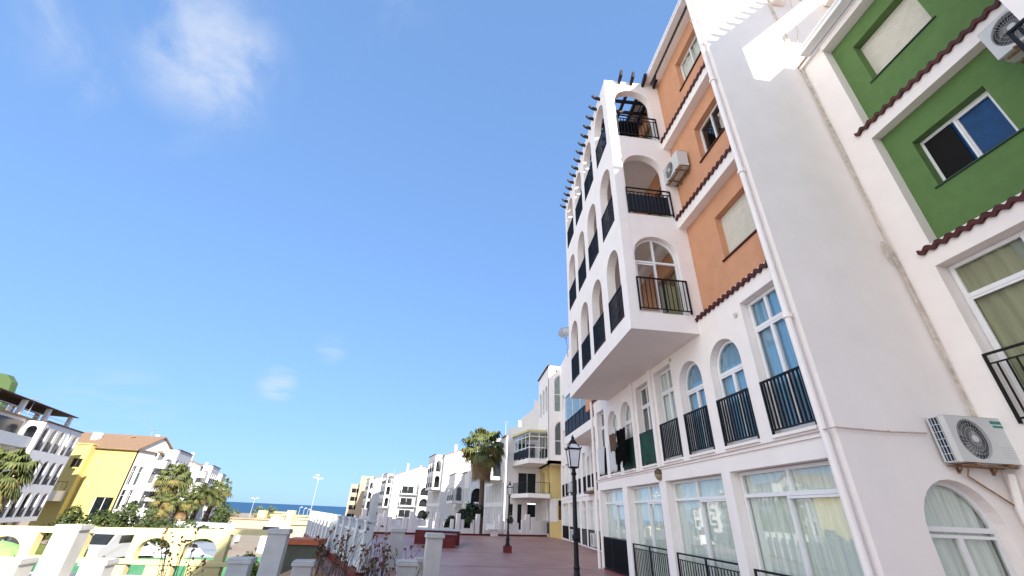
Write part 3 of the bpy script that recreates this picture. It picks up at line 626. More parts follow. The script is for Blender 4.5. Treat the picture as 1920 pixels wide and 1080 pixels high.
part('airer_frame', mb, ALU, t)

# ------------------------------------------------------------ street lamps
def street_lamp(label, base, H=3.15, s=1.0, group='black street lamps on the terrace'):
    x, y, z = base; t = thing('street_lamp', label, 'street lamp', base, group); c = V(base)
    mb = MB(); mb.box(Fr(c, (1, 0, 0), (0, -1, 0)), -.2, .2, 0, .28, -.2, .2); part('base_block', mb, REDB, t, bevel=.01)
    hp = H-.62
    mb = MB(); mb.lathe(c, [(.13, .28), (.13, .32), (.10, .36), (.085, .5), (.11, .54), (.085, .58), (.06, .75), (.05, .8), (.062, .84), (.048, .88), (.045, hp*.5), (.07, hp*.5+.03), (.07, hp*.5+.08), (.045, hp*.5+.11), (.038, hp-.15), (.06, hp-.12), (.04, hp-.08), (.035, hp-.02), (.07, hp)], 12); part('pole', mb, IRON, t, smooth=False)
    mb = MB(); mb.lathe(c+V((0, 0, hp)), [(.105, 0), (.165, .34)], 4, sq=True); part('lamp_glass', mb, LAMPG, t)
    fr_ = MB()
    def q(r, h, k): a = math.pi/4+k*math.pi/2; return c+V((math.cos(a)*r, math.sin(a)*r, hp+h))
    for k in range(4):
        fr_.tube([q(.108, 0, k), q(.170, .345, k)], .011, 4); fr_.tube([q(.108, 0, k), q(.108, 0, k+1)], .014, 4); fr_.tube([q(.175, .345, k), q(.175, .345, k+1)], .018, 4)
        fr_.tube([q(.17, .36, k), q(.085, .46, k)], .010, 4); fr_.tube([q(.085, .46, k), q(.085, .46, k+1)], .012, 4)
        fr_.tube([q(.19, .35, k), q(.2, .39, k)], .012, 4)
    fr_.lathe(c+V((0, 0, hp+.46)), [(.092, 0), (.06, .05), (.035, .075), (.03, .1), (.04, .115), (.012, .15), (.004, .18)], 8)
    fr_.lathe(c+V((0, 0, hp-.02)), [(.05, 0), (.13, .02), (.12, .03)], 4, sq=True)
    part('lantern_frame', fr_, IRON, t)
    mb = MB(); mb.lathe(c+V((0, 0, hp+.36)), [(.158, 0), (.08, .095)], 4, sq=True); part('lantern_roof', mb, LAMPG, t)
street_lamp('nearest black lamp post with square lantern, in front of the ground floor windows', (2.31, 8.8, 0))
b = onz(951, 1036); street_lamp('black lamp post on a red block in the middle of the terrace', (b.x, b.y, 0))
b = onz(684, 990); street_lamp('distant black lamp post standing left of the red boxes behind dry plants', (b.x, b.y, 0), H=3.5)
# ------------------------------------------------------------ terrace: boxes, far parapet, fence, pillars, cream arcade wall
def solid(name, label, cat, m, x0, x1, y0, y1, z0, z1, bevel=0, group=None):
    mb = MB(); mb.box(Fr((0, 0, 0), (1, 0, 0), (0, -1, 0)), x0, x1, z0, z1, -y1, -y0)
    return single(name, mb, m, label, cat, group, bevel=bevel)
t = thing('planter_box', 'large dark red masonry box with pale rim in the middle of the terrace', 'planter', (-.8, 28, 0))
mb = MB(); mb.box(W0, -2.1, .42, 0, .67, -29.6, -27.3); part('box_wall', mb, REDB, t); mb = MB(); mb.box(W0, -2.13, .45, .67, .70, -29.66, -27.24); part('rim', mb, WHITE_OLD, t)
t = thing('planter_box', 'lower dark red box standing in front of the larger red box', 'planter', (-.2, 25.4, 0))
mb = MB(); mb.box(W0, -1.3, .16, 0, .56, -26.7, -24.9); part('box_wall', mb, REDB, t); mb = MB(); mb.box(W0, -1.36, .22, .56, .585, -26.76, -24.84); part('rim', mb, REDB, t)

A = onz(655, 1000.2); Bp = onz(1034, 1006.5); WL = Fr(A, Bp-A, (Bp-A).cross(V((0, 0, 1))).normalized()*1); WL.N = V((WL.U.y, -WL.U.x, 0))
def uw(px, py=1002):
    d = ray(px, py); n = WL.N; p = EYE+d*((A-EYE).dot(n)/d.dot(n)); return (p-A).dot(WL.U)
t = thing('parapet_wall', 'white parapet of tall posts and U shaped panels closing the far end of the terrace', 'wall', tuple(A))
Us = [(658, 672), (680, 711), (723, 760), (772, 809), (823, 849), (863, 888), (906, 932), (943, 951)]
for a_, b_ in Us:
    a, b = uw(a_), uw(b_); mb = MB(); tk = .22*(b-a); h = 1.12
    mb.wall(WL, [(a, .12), (b, .12), (b, h), (b-tk, h), (b-tk, .5), (a+tk, .5), (a+tk, h), (a, h)], [], .16); part('panel', mb, WHITE, t)
for px in (676, 717.5, 767.8, 817.5, 857, 894.5, 938, 955):
    u = uw(px); mb = MB(); mb.box(WL, u-.16, u+.16, 0, 1.55, -.2, .04); part('post', mb, WHITE, t)
for k, (a_, b_, h) in enumerate([(957, 972, 1.0), (978, 984, 1.25), (985, 993, 1.7), (996, 1004, 1.5), (1004, 1029, 1.25), (1028, 1033, 1.9)]):
    mb = MB(); mb.box(WL, uw(a_), uw(b_), .02, h, -.16, 0); part('panel', mb, WHITE, t)
mb = MB(); mb.box(WL, uw(655), uw(1034), 0, .13, -.18, .05); part('skirting', mb, REDB, t)
for k, (px, hh, w_, nm, lb) in enumerate([(738, .42, 1.0, 'planter_trough', 'white trough on the far parapet between the two left posts'), (790, .40, .8, 'planter_trough', 'white trough with green plant on the far parapet'), (921, .55, 1.5, 'bench', 'white bench at the foot of the far parapet below the palm')]):
    u = uw(px); mb = MB()
    if nm == 'bench':
        o = thing(nm, lb, 'bench', WL.P(u, 0, .5)); mb.box(WL, u-w_/2, u+w_/2, .45, .55, .25, .75); part('seat', mb, WHITE, o)
        mb = MB(); mb.box(WL, u-.3, u+.3, 0, .45, .4, .6); part('leg', mb, WHITE, o)
    else:
        o = thing(nm, lb, 'planter', WL.P(u, .55, -.3)); mb.box(WL, u-w_/2, u+w_/2, .55, .55+hh, -.6, -.25); part('trough', mb, WHITE, o)
        mb = MB(); mb.box(WL, u-w_/2+.06, u+w_/2-.06, .55+hh, .56+hh, -.55, -.3); part('soil', mb, DKBUSH, o)

# slatted white fence that runs along the terrace edge to the left
fd = (F2-F1); FL = fd.length; FF = Fr(F1, fd, V((fd.y, -fd.x, 0))); FF.N = V((FF.U.y, -FF.U.x, 0))
if FF.N.dot(EYE-F1) < 0: pass
t = thing('slatted_fence', 'white slatted fence running back along the left edge of the red terrace', 'fence', tuple(F1))
mb = MB(); mb.box(FF, -.3, FL, -.1, .10, -.14, .14); part('kerb', mb, REDB, t)
n = 13
for i in range(n+1):
    u = FL*i/n; mb = MB(); mb.box(FF, u-.13, u+.13, .1, 1.28, -.12, .12); mb.box(FF, u-.16, u+.16, 1.28, 1.34, -.15, .15); part('post', mb, SLATB, t)
for i in range(n):
    mb = MB(); a, b = FL*i/n+.13, FL*(i+1)/n-.13
    mb.box(FF, a, b, .14, .26, -.04, .04); mb.box(FF, a, b, .98, 1.06, -.04, .04)
    k = 5
    for j in range(k): u = a+(b-a)*(j+.5)/k; mb.box(FF, u-.04, u+.04, .26, .98, -.03, .03)
    part('slat_panel', mb, SLATB, t)
# outside strip, roof tiles and the little building below the fence
mb = MB(); nu = V((FF.U.y, -FF.U.x, 0)); side = -1 if nu.dot(V((1, 0, 0))) > 0 else 1
FS = Fr(F1, FF.U, nu*side)                              # w > 0 : away from the terrace
mb.box(FS, .2, FL+.5, -.35, -.08, .16, .75); single('terrace_ledge', mb, mat('worn_red_paint', (.22, .12, .10), .8, .25, 2, .3, 20), 'worn red ledge running along the outer foot of the slatted fence', 'ledge')
t = thing('tiled_roof', 'stepped terracotta tile roof below the slatted fence at the bottom', 'roof', tuple(FS.P(FL*.7, -.5, 1)))
for k in range(7):
    mb = MB(); u0 = FL*.50+k*1.3; n = 30; L_ = 1.75; z0 = -.22-.02*k
    for i in range(n+1):
        u = u0+1.3*i/n; s = .05*abs(math.sin(math.pi*i/5)); 
        mb.v += [FS.P(u, z0+s, .72), FS.P(u, z0-.75+s, .72+L_-.25*(k % 2))]
    mb.f = [(2*i, 2*i+1, 2*i+3, 2*i+2) for i in range(n)]
    o = part('tile_course', mb, mat('pale_terracotta_tile', (.40, .28, .18), .85, .25, 9, .4, 30, col2=(.24, .15, .09)), t); m_ = o.modifiers.new('thick', 'SOLIDIFY'); m_.thickness = .04
mb = MB(); mb.box(FS, FL*.45, FL+1, -3.38, -.5, .8, 1.1); part('wall', mb, mat('dark_olive_wall', (.12, .13, .10), .9, .2, 2), t)
q = ony(535, 1010, 19); q2 = ony(578, 1022, 19)
mb = MB(); mb.box(W0, q.x, q2.x+.35, q2.z, q.z, -20.2, -19); single('tiled_parapet', mb, ORAN, 'bright orange red parapet block at the far end of the tile roof', 'parapet')
mb = MB(); mb.box(W0, q.x+.05, q2.x+.3, -3.38, q2.z, -20.1, -19.1); single('retaining_wall', mb, MATS['dark_olive_wall'], 'dark olive wall below the orange red parapet block', 'wall')

def pillar(label, x, y, h, wd=.40, m=None, cap=True, z0=-.0, yaw=-9):
    t = thing('garden_pillar', label, 'pillar', (x, y, z0)); m = m or WHITE_OLD
    a = R(yaw); PF = Fr((x, y, 0), (math.cos(a), -math.sin(a), 0), (-math.sin(a), -math.cos(a), 0)); mb = MB(); mb.box(PF, -wd/2, wd/2, z0, h-.1, -wd/2, wd/2); part('shaft', mb, m, t, bevel=.008)
    mb = MB(); mb.box(PF, -wd/2-.035, wd/2+.035, h-.1, h-.03, -wd/2-.035, wd/2+.035); mb.box(PF, -wd/2-.02, wd/2+.02, h-.03, h, -wd/2-.02, wd/2+.02); part('cap', mb, m, t, bevel=.008)
    return t
def pil(label, px, py, D, **k):
    p = ony(px, py, D-.2); pillar(label, p.x, D, p.z, **k)
pil('tall pillar at the far left, sunlit and stained', 128, 984, 11.6, wd=.44, z0=-3)
pil('tall grey pillar in shade beside the orange red parapet', 521, 992, 12, wd=.42, z0=-3)
pil('tall white pillar in front of the red boxes', 815, 1000, 12, wd=.38)
pil('white pillar with flat cap just left of the tallest white pillar', 746, 991, 15.5, wd=.42)
pil('short pillar at the bottom left corner', 12, 1048, 11.6, wd=.5, z0=-3)
pil('short sunlit pillar between the tall left pillar and the cream arches', 176, 1050, 11.6, wd=.44, z0=-3)
pil('short shaded pillar left of the lime green hedge', 448, 1047, 12, wd=.44, z0=-3)
pil('short pale pillar in front of the tile roof', 567, 1052, 12, wd=.42, z0=-3)
pil('short pillar with dry plant behind it', 762, 1052, 12, wd=.42)
pil('narrow bluish pillar between the short pillar and the tallest one', 788, 1047, 14, wd=.3)

# cream arcade wall, sunlit
CW = Fr((0, 14.2, 0), (1, 0, 0), (0, -1, 0))
def cx(px, py): p = ony(px, py, 14.2); return p.x, p.z
xL = cx(-60, 985)[0]; xR = cx(506, 996)[0]; zl = cx(-60, 984.5)[1]; zr = cx(506, 994)[1]
def ln(px0, px1, py0, py1, a=None):
    x0, _ = cx(px0, py1); x1, _ = cx(px1, py1); z1 = cx((px0+px1)/2, py0)[1]; z0 = cx((px0+px1)/2, py1)[1]
    return shape(x0, x1, z0, z1, a)
hl = [ln(-46, 26, 1004, 1050, .36), ln(51, 104, 998, 1042), ln(144, 234, 1000, 1047), ln(248, 312, 1008, 1050, .30), ln(336, 400, 1009, 1050, .30), ln(415, 487, 1003, 1055)]
h2 = [ln(60, 96, 1058, 1120), ln(150, 210, 1058, 1120), ln(250, 300, 1060, 1120), ln(330, 395, 1060, 1120), ln(420, 490, 1062, 1120)]
mb = MB(); mb.wall(CW, [(xL, -3.3), (xR, -3.3), (xR, zr), (xL, zl)], hl+h2, .2)
t = thing('garden_wall', 'cream garden wall pierced by arches and rectangles in full sun', 'wall', (xL, 14.2, -3.3)); part('wall_body', mb, CREAMW, t)
mb = MB(); z = cx(300, 1055)[1]; mb.box(CW, xL, xR, z-.05, z+.03, 0, .03)
for px in (258, 281, 306, 330): 
    a_ = cx(px, 990); mb.box(CW, a_[0]-.008, a_[0]+.008, zr-.25, zl-.02, 0, .003)
part('moulding', mb, CREAMW, t)
# green net fence behind
t = thing('net_fence', 'low green windbreak net fence with thin posts, behind the cream arches', 'fence', (-22, 24, -3.4))
mb = MB(); y = 26; a = ony(-20, 1046, y); b = ony(505, 1044, y); a2 = ony(505, 1075, y)
mb.add([(a.x, y, a.z-.05), (b.x, y, b.z), (b.x, y, a2.z-.3), (a.x, y, a2.z-.3)], [(0, 1, 2, 3)]); o = part('net', mb, NETT, t); s_ = o.modifiers.new('thick', 'SOLIDIFY'); s_.thickness = .02
mb = MB(); n = 12
for i in range(n+1): x = a.x+(b.x-a.x)*i/n; mb.tube([(x, y-.03, -3.4), (x, y-.03, a.z+.15)], .03, 6)
part('fence_post', mb, mat('dark_green_post', (.03, .09, .06), .6), t)
t = thing('low_wall', 'pale low wall under the green net fence', 'wall', (-18, 24, -3.4)); mb = MB(); mb.box(W0, a.x, b.x-.2, -3.4, a2.z-.3, -26.2, -25.9); part('wall_body', mb, WHITE, t)

# ------------------------------------------------------------ vegetation
def leafquad(mb, c, n_, s, rnd):
    n_ = n_.normalized(); a = n_.orthogonal().normalized(); a = Matrix.Rotation(rnd.random()*6.28, 3, n_) @ a; b = n_.cross(a)
    mb.add([c-a*s-b*s*.35, c+b*.0-a*.0-b*s*.6, c+a*s, c+b*s*.6], [(0, 1, 2, 3)])
def bush(name, label, cat, c, rx, ry, rz, n, m, s=.12, seed=1, group=None, stem=True):
    rnd = random.Random(seed); c = V(c); t = thing(name, label, cat, tuple(c), group)
    mb = MB(); cl = [(V((rnd.gauss(0, .42)*rx, rnd.gauss(0, .42)*ry, abs(rnd.gauss(.5, .32))*rz)), rnd.uniform(.2, .42)) for _ in range(16)]
    for i in range(n):
        q, r_ = rnd.choice(cl); d = V((rnd.gauss(0, 1), rnd.gauss(0, 1), rnd.gauss(0, 1))).normalized()
        p = c+q+V((d.x*rx, d.y*ry, d.z*rz))*r_*rnd.uniform(.7, 1.08)
        if p.z < c.z: p.z = c.z+rnd.random()*.2
        leafquad(mb, p, d+V((rnd.gauss(0, .5), rnd.gauss(0, .5), rnd.gauss(0, .5)+.3)), s*rnd.uniform(.6, 1.4), rnd)
    part('foliage', mb, m, t)
    if stem:
        mb = MB()
        for i in range(5): mb.tube([c+V((rnd.uniform(-.1, .1)*rx, 0, 0)), c+V((rnd.uniform(-.6, .6)*rx, rnd.uniform(-.5, .5)*ry, rz*.6))], .03, 5)
        part('stem', mb, TRUNK, t)
    return t
def fanleaf(mb, base, d, L_, rad, droop, rnd, nb=13, spread=1.9):
    """petiole then a pleated fan of narrow blades with drooping tips"""
    d = d.normalized(); side = d.cross(V((0, 0, 1)))
    if side.length < .05: side = V((1, 0, 0))
    side.normalize(); up = side.cross(d)
    tip = base+d*L_+V((0, 0, -.12*L_))
    mb.add([base-side*.025, base+side*.025, tip+side*.015, tip-side*.015], [(0, 1, 2, 3)])
    for k in range(nb):
        a = spread*(k/(nb-1)-.5)*2*.8
        b = (d*math.cos(a)+side*math.sin(a)).normalized(); r_ = rad*(1-.18*abs(a)/1.6)*rnd.uniform(.88, 1.05)
        nrm = b.cross(up).normalized()
        m1 = tip+b*r_*.55+V((0, 0, -droop*.12*rad)); e = tip+b*r_*.92+V((0, 0, -droop*rnd.uniform(.4, .75)*rad))
        wd = rad*.085
        mb.add([tip, m1-nrm*wd, m1+up*wd*.5, m1+nrm*wd, e], [(0, 1, 2), (0, 2, 3), (1, 4, 2), (2, 4, 3)])
def fan_palm(label, base, H, cr_=2.2, seed=1, n=46, dead=34, lean=(0, 0), group='fan palms', trunk_r=.24, skirt=1.0):
    rnd = random.Random(seed); base = V(base); t = thing('palm_tree', label, 'palm tree', tuple(base), group)
    top = base+V((lean[0], lean[1], H)); mb = MB()
    pts = [base.lerp(top, i/10)+V((lean[0]*-.15*math.sin(math.pi*i/10), 0, 0)) for i in range(11)]
    mb.tube(pts, lambda f: trunk_r*(1.25-.35*f)*(1+.06*math.sin(f*60)), 10); part('trunk', mb, TRUNK, t)
    for nm, m, cnt, lo, hi in (('crown', LEAF, n, -.35, 1.0), ('yellow_leaves', LEAFY, n//3, -.6, .1), ('dead_skirt', DEAD, dead, -1, -.5)):
        mb = MB()
        for i in range(cnt):
            az = i*2.399+rnd.uniform(-.3, .3); f = (i+.5)/cnt; el = lo+(hi-lo)*f if nm != 'crown' else lo+(hi-lo)*f**.9
            el = el*1.4-.12
            d = V((math.cos(az)*math.cos(el), math.sin(az)*math.cos(el), math.sin(el)))
            if nm == 'dead_skirt':
                b0 = top+V((math.cos(az)*trunk_r, math.sin(az)*trunk_r, -.3-skirt*1.6*f)); d = V((math.cos(az)*.45, math.sin(az)*.45, -1)); fanleaf(mb, b0, d, cr_*.28, cr_*.38, 1.1, rnd, 9, 1.0)
            else: fanleaf(mb, top+V((math.cos(az)*.15, math.sin(az)*.15, rnd.uniform(-.5, .35))), d, cr_*rnd.uniform(.38, .56), cr_*rnd.uniform(.4, .5), 1.15, rnd)
        part(nm, mb, m, t)
    return t
def feather_palm(label, base, H, cr_=2.4, seed=1, n=30, lean=(0, 0), group='feather palms', trunk_r=.28):
    rnd = random.Random(seed); base = V(base); t = thing('palm_tree', label, 'palm tree', tuple(base), group); top = base+V((lean[0], lean[1], H))
    mb = MB(); mb.tube([base.lerp(top, i/8) for i in range(9)], lambda f: trunk_r*(1.2-.2*f), 9); part('trunk', mb, TRUNK, t)
    for nm, m, cnt, e0, e1 in (('crown', LEAF, n, .1, 1.3), ('dead_skirt', DEAD, n//2, -1.2, -.4)):
        mb = MB()
        for i in range(cnt):
            az = i*2.399+rnd.uniform(-.2, .2); el = e0+(e1-e0)*((i+.5)/cnt); L_ = cr_*rnd.uniform(.85, 1.1)*(1 if nm == 'crown' else .6)
            p = top.copy(); d = V((math.cos(az)*math.cos(el), math.sin(az)*math.cos(el), math.sin(el))); side = d.cross(V((0, 0, 1))).normalized()
            for k in range(12):
                q = p+d*L_/12; wl = .32*L_*math.sin(math.pi*(k+1.5)/14.5)*.9
                for sg in (-1, 1): mb.add([p, q, (p+q)/2+side*sg*wl+d*wl*.5+V((0, 0, -wl*.45))], [(0, 1, 2)])
                mb.add([p-side*.02, p+side*.02, q+side*.015, q-side*.015], [(0, 1, 2, 3)])
                p = q; d = (d+V((0, 0, -.19))).normalized()
        part(nm, mb, m, t)
    return t
G = 0.0
fan_palm('tall fan palm with shaggy brown skirt beyond the far parapet', (2.6, 46, -1.0), 9.1, 2.75, 11, 42, 40, (-.25, 0), trunk_r=.25, skirt=.9)
def gp(px, py, D): p = ony(px, py, D); return (p.x, D, -3.4), p.z+3.4
b, h = gp(28, 880, 40); fan_palm('big leaning fan palm at the left edge with yellowing skirt', b, h, 2.7, 5, 60, 46, (-1.2, 0), trunk_r=.3)
for i, (px, py, D, c_, lb, ft) in enumerate([(318, 892, 60, 2.5, 'fan palm with dark drooping crown right of the yellow building', 1), (300, 935, 57, 1.7, 'shorter fan palm in front of the darkest crown', 1), (372, 925, 64, 2.4, 'feathery palm with arching fronds among the left group', 2), (352, 940, 62, 1.7, 'low feathery palm behind the left palm group', 2), (404, 915, 75, 2.1, 'slim fan palm in front of the last white building', 1), (392, 935, 70, 2.0, 'feathery palm between the slim palm and the arching palm', 2), (337, 935, 60, 1.8, 'small fan palm close behind the big drooping one', 1)]):
    b, h = gp(px, py, D); (fan_palm if ft == 1 else feather_palm)(lb, b, h, c_, 20+i, *( (36, 22) if ft == 1 else (24,)), group=None, lean=(.7, 0), **({'skirt': .45} if ft == 1 else {}))
p = ony(408, 985, 70); bush('round_tree', 'round yellow green tree at the end of the left row', 'tree', (p.x, 70, -2.6), 1.9, 1.9, 3.3, 2200, BUSH, .16, 3)
for i, (px, D, rx, rz, lb, m, zb) in enumerate([(215, 52, 1.8, 2.0, 'dark green bush at the foot of the yellow building', BUSH, -2.2), (330, 55, 3.2, 1.5, 'wide green bush under the left palm group', BUSH, -3.0), (375, 58, 2.4, 1.4, 'bush with reddish tint right of the palm trunks', BUSH, -2.8)]):
    p = ony(px, 990, D); bush('bush', lb, 'bush', (p.x, D, zb), rx, 1.6, rz, 1800, m, .16, 30+i)
for i, (px, rx, lb) in enumerate([(80, 2.2, 'hedge bush seen through the rectangular opening of the cream wall'), (165, 2.4, 'green hedge bush behind the first camper van'), (215, 2.2, 'hedge bush behind the roof of the camper van'), (5, 1.8, 'bush seen through the leftmost arch')]):
    p = ony(px, 1015, 46); bush('bush', lb, 'bush', (p.x, 52, -3.3), rx*1.3, 1.5, 2.9, 2000, BUSH, .15, 50+i, stem=False)
p = ony(76, 1030, 40); mb = MB(); mb.box(W0, p.x-3, p.x+.5, -3.4, -2.0, -44, -43); single('clipped_hedge', mb, mat('hedge_green', (.11, .14, .03), .8, .3, 8, .8, 10), 'light green clipped hedge beyond the cream wall', 'hedge', bevel=.1)
p = ony(468, 1062, 13.4); bush('lime_shrub', 'bright lime green shrub between two shaded pillars', 'shrub', (p.x, 13.2, p.z-.55), .42, .35, .7, 1500, HEDGE, .05, 9)
for i, (px, w_, h_, lb) in enumerate([(870, 1.3, 1.55, 'tall dark hedge bush behind the far parapet, left of the palm'), (851, .9, 1.1, 'lower dark hedge bush behind the parapet post'), (884, .8, 1.25, 'dark bush touching the palm side of the hedge')]):
    p = ony(px, 990, 41); bush('dark_bush', lb, 'bush', (p.x, 41.5, .1), w_*1.1, .9, h_, 2200, DKBUSH, .13, 60+i)
for i, (px, D, lb) in enumerate([(796, 39.5, 'small green plant in the trough on the parapet'), (988-30, 40, 'thin potted plant on the parapet below the white gable'), (880, 38.6, 'small dark plant inside the parapet panel')]):
    p = ony(px, 975, D); bush('small_plant', lb, 'plant', (p.x, D, .9), .35, .3, .5, 260, BUSH, .07, 80+i, stem=False)

# dry flower stalks in front of the fence
def dry_clump(label, px, py, D, n, h, spread, seed, gold=.25):
    rnd = random.Random(seed); p = ony(px, py, D); base = V((p.x, D, -.25)); t = thing('dry_plant', label, 'plant', tuple(base), 'dry flower stalks by the fence')
    st = MB(); hd = MB(); gd = MB()
    for i in range(n):
        a = base+V((rnd.uniform(-.25, .25), rnd.uniform(-.15, .15), 0)); hh = h*rnd.uniform(.55, 1.0); lx = rnd.gauss(0, spread); ly = rnd.gauss(0, spread*.6)
        pts = [a, a+V((lx*.2, ly*.2, hh*.4)), a+V((lx*.55, ly*.5, hh*.75)), a+V((lx, ly, hh))]
        st.tube(pts, .009, 5, r2=.004)
        for k in range(rnd.randint(1, 3)):
            f = rnd.uniform(.45, .95); b = pts[1].lerp(pts[3], (f-.3)/.7); e = b+V((rnd.gauss(0, .09), rnd.gauss(0, .06), rnd.uniform(.05, .2))); st.tube([b, (b+e)/2+V((0, 0, -.015)), e], .0035, 4)
            for q in range(2):
                u = V((rnd.gauss(0, 1), rnd.gauss(0, 1), rnd.gauss(0, 1))); (gd if rnd.random() < gold else hd).lathe(e+u*.011, [(.001, -.022), (.017, -.01), (.02, .004), (.008, .024)], 5, axis=u+V((0, 0, .4)))
        for q in range(4):
            u = V((rnd.gauss(0, 1), rnd.gauss(0, 1), rnd.gauss(0, 1))); hd.lathe(pts[3]+u*.014, [(.001, -.024), (.02, -.01), (.022, .006), (.008, .026)], 5, axis=u)
        for q in range(rnd.randint(0, 3)): 
            b = pts[0].lerp(pts[2], rnd.uniform(.3, 1)); leafquad(gd, b+V((rnd.gauss(0, .03), rnd.gauss(0, .03), 0)), V((rnd.gauss(0, 1), rnd.gauss(0, 1), 1)), rnd.uniform(.02, .05), rnd)
    part('stalks', st, STEM, t); fh = part('flower_heads', hd, SEED, t); fh['kind'] = 'stuff'
    if gd.v: part('dry_leaves', gd, GOLD, t)
dry_clump('dry stalks with dark flower heads before the cream arches', 352, 1000, 11.2, 12, 1.35, .22, 3, .5)
dry_clump('dry reddish stalks standing left in front of the white fence', 622, 1000, 11.6, 11, 1.45, .24, 4, .3)
dry_clump('tallest dry stalks with dense flower heads in front of the fence', 655, 985, 11.8, 13, 1.6, .25, 5, .15)
dry_clump('dense reddish gold dry bush next to the white pillar', 712, 1010, 11.4, 24, 1.35, .10, 6, .55)
dry_clump('dark branching dry stalks behind the short pillar', 690, 1030, 11.6, 12, 1.2, .4, 7, .05)
dry_clump('thin dry stalks leaning over the red floor', 770, 1030, 13, 9, 1.05, .3, 8, .05)
# ------------------------------------------------------------ the next building along the terrace (recessed)
th = R(4.2); U0 = V((math.sin(th), math.cos(th), 0)); N0 = V((-math.cos(th), math.sin(th), 0))
FB = Fr((8.25, 25.2, 0), U0, N0)
B3 = thing('apartment_building', 'recessed white building with a black panelled balcony, just past the orange building', 'building', (8.2, 22, 0))
LB = 15.2
g3 = [(.2, 2.0), (2.45, 4.2), (4.7, 6.2), (6.9, 8.6), (9.2, 11.0), (11.6, 14.6)]
f3 = [(.3, 1.2, 5.6, None), (1.6, 2.5, 5.3, .45), (2.9, 3.8, 5.3, .45), (4.3, 5.2, 5.6, None), (6.1, 6.9, 5.6, None), (7.6, 8.6, 5.3, .5), (9.2, 10.2, 5.3, .5), (11.2, 12.6, 5.6, None), (13.2, 14.4, 5.6, None)]
up3 = [(x, x+1.0, z, z+1.3, None) for z in (7.2, 10.4) for x in (.8, 4.5, 9.0, 12.5)]
mb = MB(); mb.wall(FB, rect(-7.5, LB, -.4, 15), [rect(a, b, .06, 2.62) for a, b in g3]+[shape(a, b, 3.1, t_, h) for a, b, t_, h in f3]+[shape(*s) for s in up3], .3)
mb.box(FB, -7.5, LB, 2.9, 2.96, 0, .03); part('facade_wall', mb, WHITE, B3)
for i, (a, b) in enumerate(g3):
    window(B3, FB, a+.01, b-.01, .07, 2.61, None, -.16, .06, mull=((a+b)/2,), trans=(2.15,) if i != 3 else (), glass=GLASSR, curtain=CURT if i % 2 else None)
    railing(B3, FB, a, b, .04, 1.0, .0, .16, .012)
for i, (a, b, t_, h) in enumerate(f3):
    window(B3, FB, a+.01, b-.01, 3.11, t_-.01, h, -.16, .06, mull=((a+b)/2,), trans=(t_-.7,), glass=GLASSR, curtain=CURT if i % 3 else None)
    railing(B3, FB, a, b, 3.12, 4.1, 0, .12, .012)
for s in up3: window(B3, FB, *s, w=-.15, mull=((s[0]+s[1])/2,), glass=GLASSR)
mb = MB(); mb.box(FB, -7.5, LB, -.1, 15, -2.6, -2.5)
for z in (2.7, 5.95, 9.2, 12.4): mb.box(FB, -7.5, LB, z, z+.15, -2.5, -.31)
mb.box(FB, LB-.2, LB, 0, 15, -2.5, -.31); part('inner_wall', mb, MATS['inner_wall_paint'], B3)
q0 = onz(1059.6, 834.3, 5.83); q1 = onz(1108.9, 802.6, 5.83)
FBal = Fr(q0, q1-q0, N0); bl = (V((q1.x, q1.y, 0))-V((q0.x, q0.y, 0))).length+1.2
mb = MB(); mb.box(FBal, 0, bl, 0, .16, -1.9, 0); mb.box(FBal, 0, bl, .16, .48, -.12, 0); mb.box(FBal, 0, .12, .16, .48, -1.9, -.12); part('balcony_slab', mb, WHITE, B3)
mb = MB(); mb.box(FBal, 0, bl, .5, 1.42, -.07, -.05)
for i in range(8): mb.box(FBal, bl*i/8, bl*i/8+.04, .48, 1.5, -.08, -.02)
mb.box(FBal, 0, bl, 1.42, 1.47, -.1, -.02); mb.box(FBal, .0, .02, .5, 1.42, -1.8, -.07); part('balcony_railing', mb, MATS['dark_railing_screen'], B3)
mb = MB()
for i in range(4): mb.box(FBal, .3+bl*i/4, .36+bl*i/4, 1.5, 3.1, -.09, -.03)
mb.box(FBal, 0, bl, 3.05, 3.15, -.12, 0); part('glazing_frame', mb, ALU, B3)
mb = MB(); mb.box(FBal, .0, bl, 1.5, 3.05, -.07, -.06); part('glazing', mb, PANEG, B3)
mb = MB(); mb.box(FBal, 0, bl, 3.15, 3.5, -1.9, .0); part('floor_band', mb, WHITE, B3)
for i, u in enumerate((1.0, 7.8)):
    ac_unit('air_conditioner', ['air conditioner under the railing of the recessed building, nearer the camera', 'air conditioner low on the recessed building beside the yellow wall'][i], Fr(FB.O, -FB.U, FB.N), -u-1.0, .22, W=.95, H=.65, gap=.06, logo=False, simple=True)
ac_unit('air_conditioner', 'air conditioner on the first floor railing of the recessed building', Fr(FB.O, -FB.U, FB.N), -9.2, 3.3, W=.95, H=.65, gap=.1, logo=False, simple=True)
t = thing('flower_tray', 'rusty tray of pots hanging on a first floor railing of the recessed building', 'flower tray', FB.P(2.5, 3.1, .2)); mb = MB(); mb.box(FB, 1.4, 3.4, 2.98, 3.1, .02, .35); part('tray', mb, BROWN, t)
mb = MB()
for k in range(4): mb.lathe(FB.P(1.7+.45*k, 3.1, .18), [(.07, 0), (.1, .2)], 8)
part('flowerpot', mb, ALU, t)

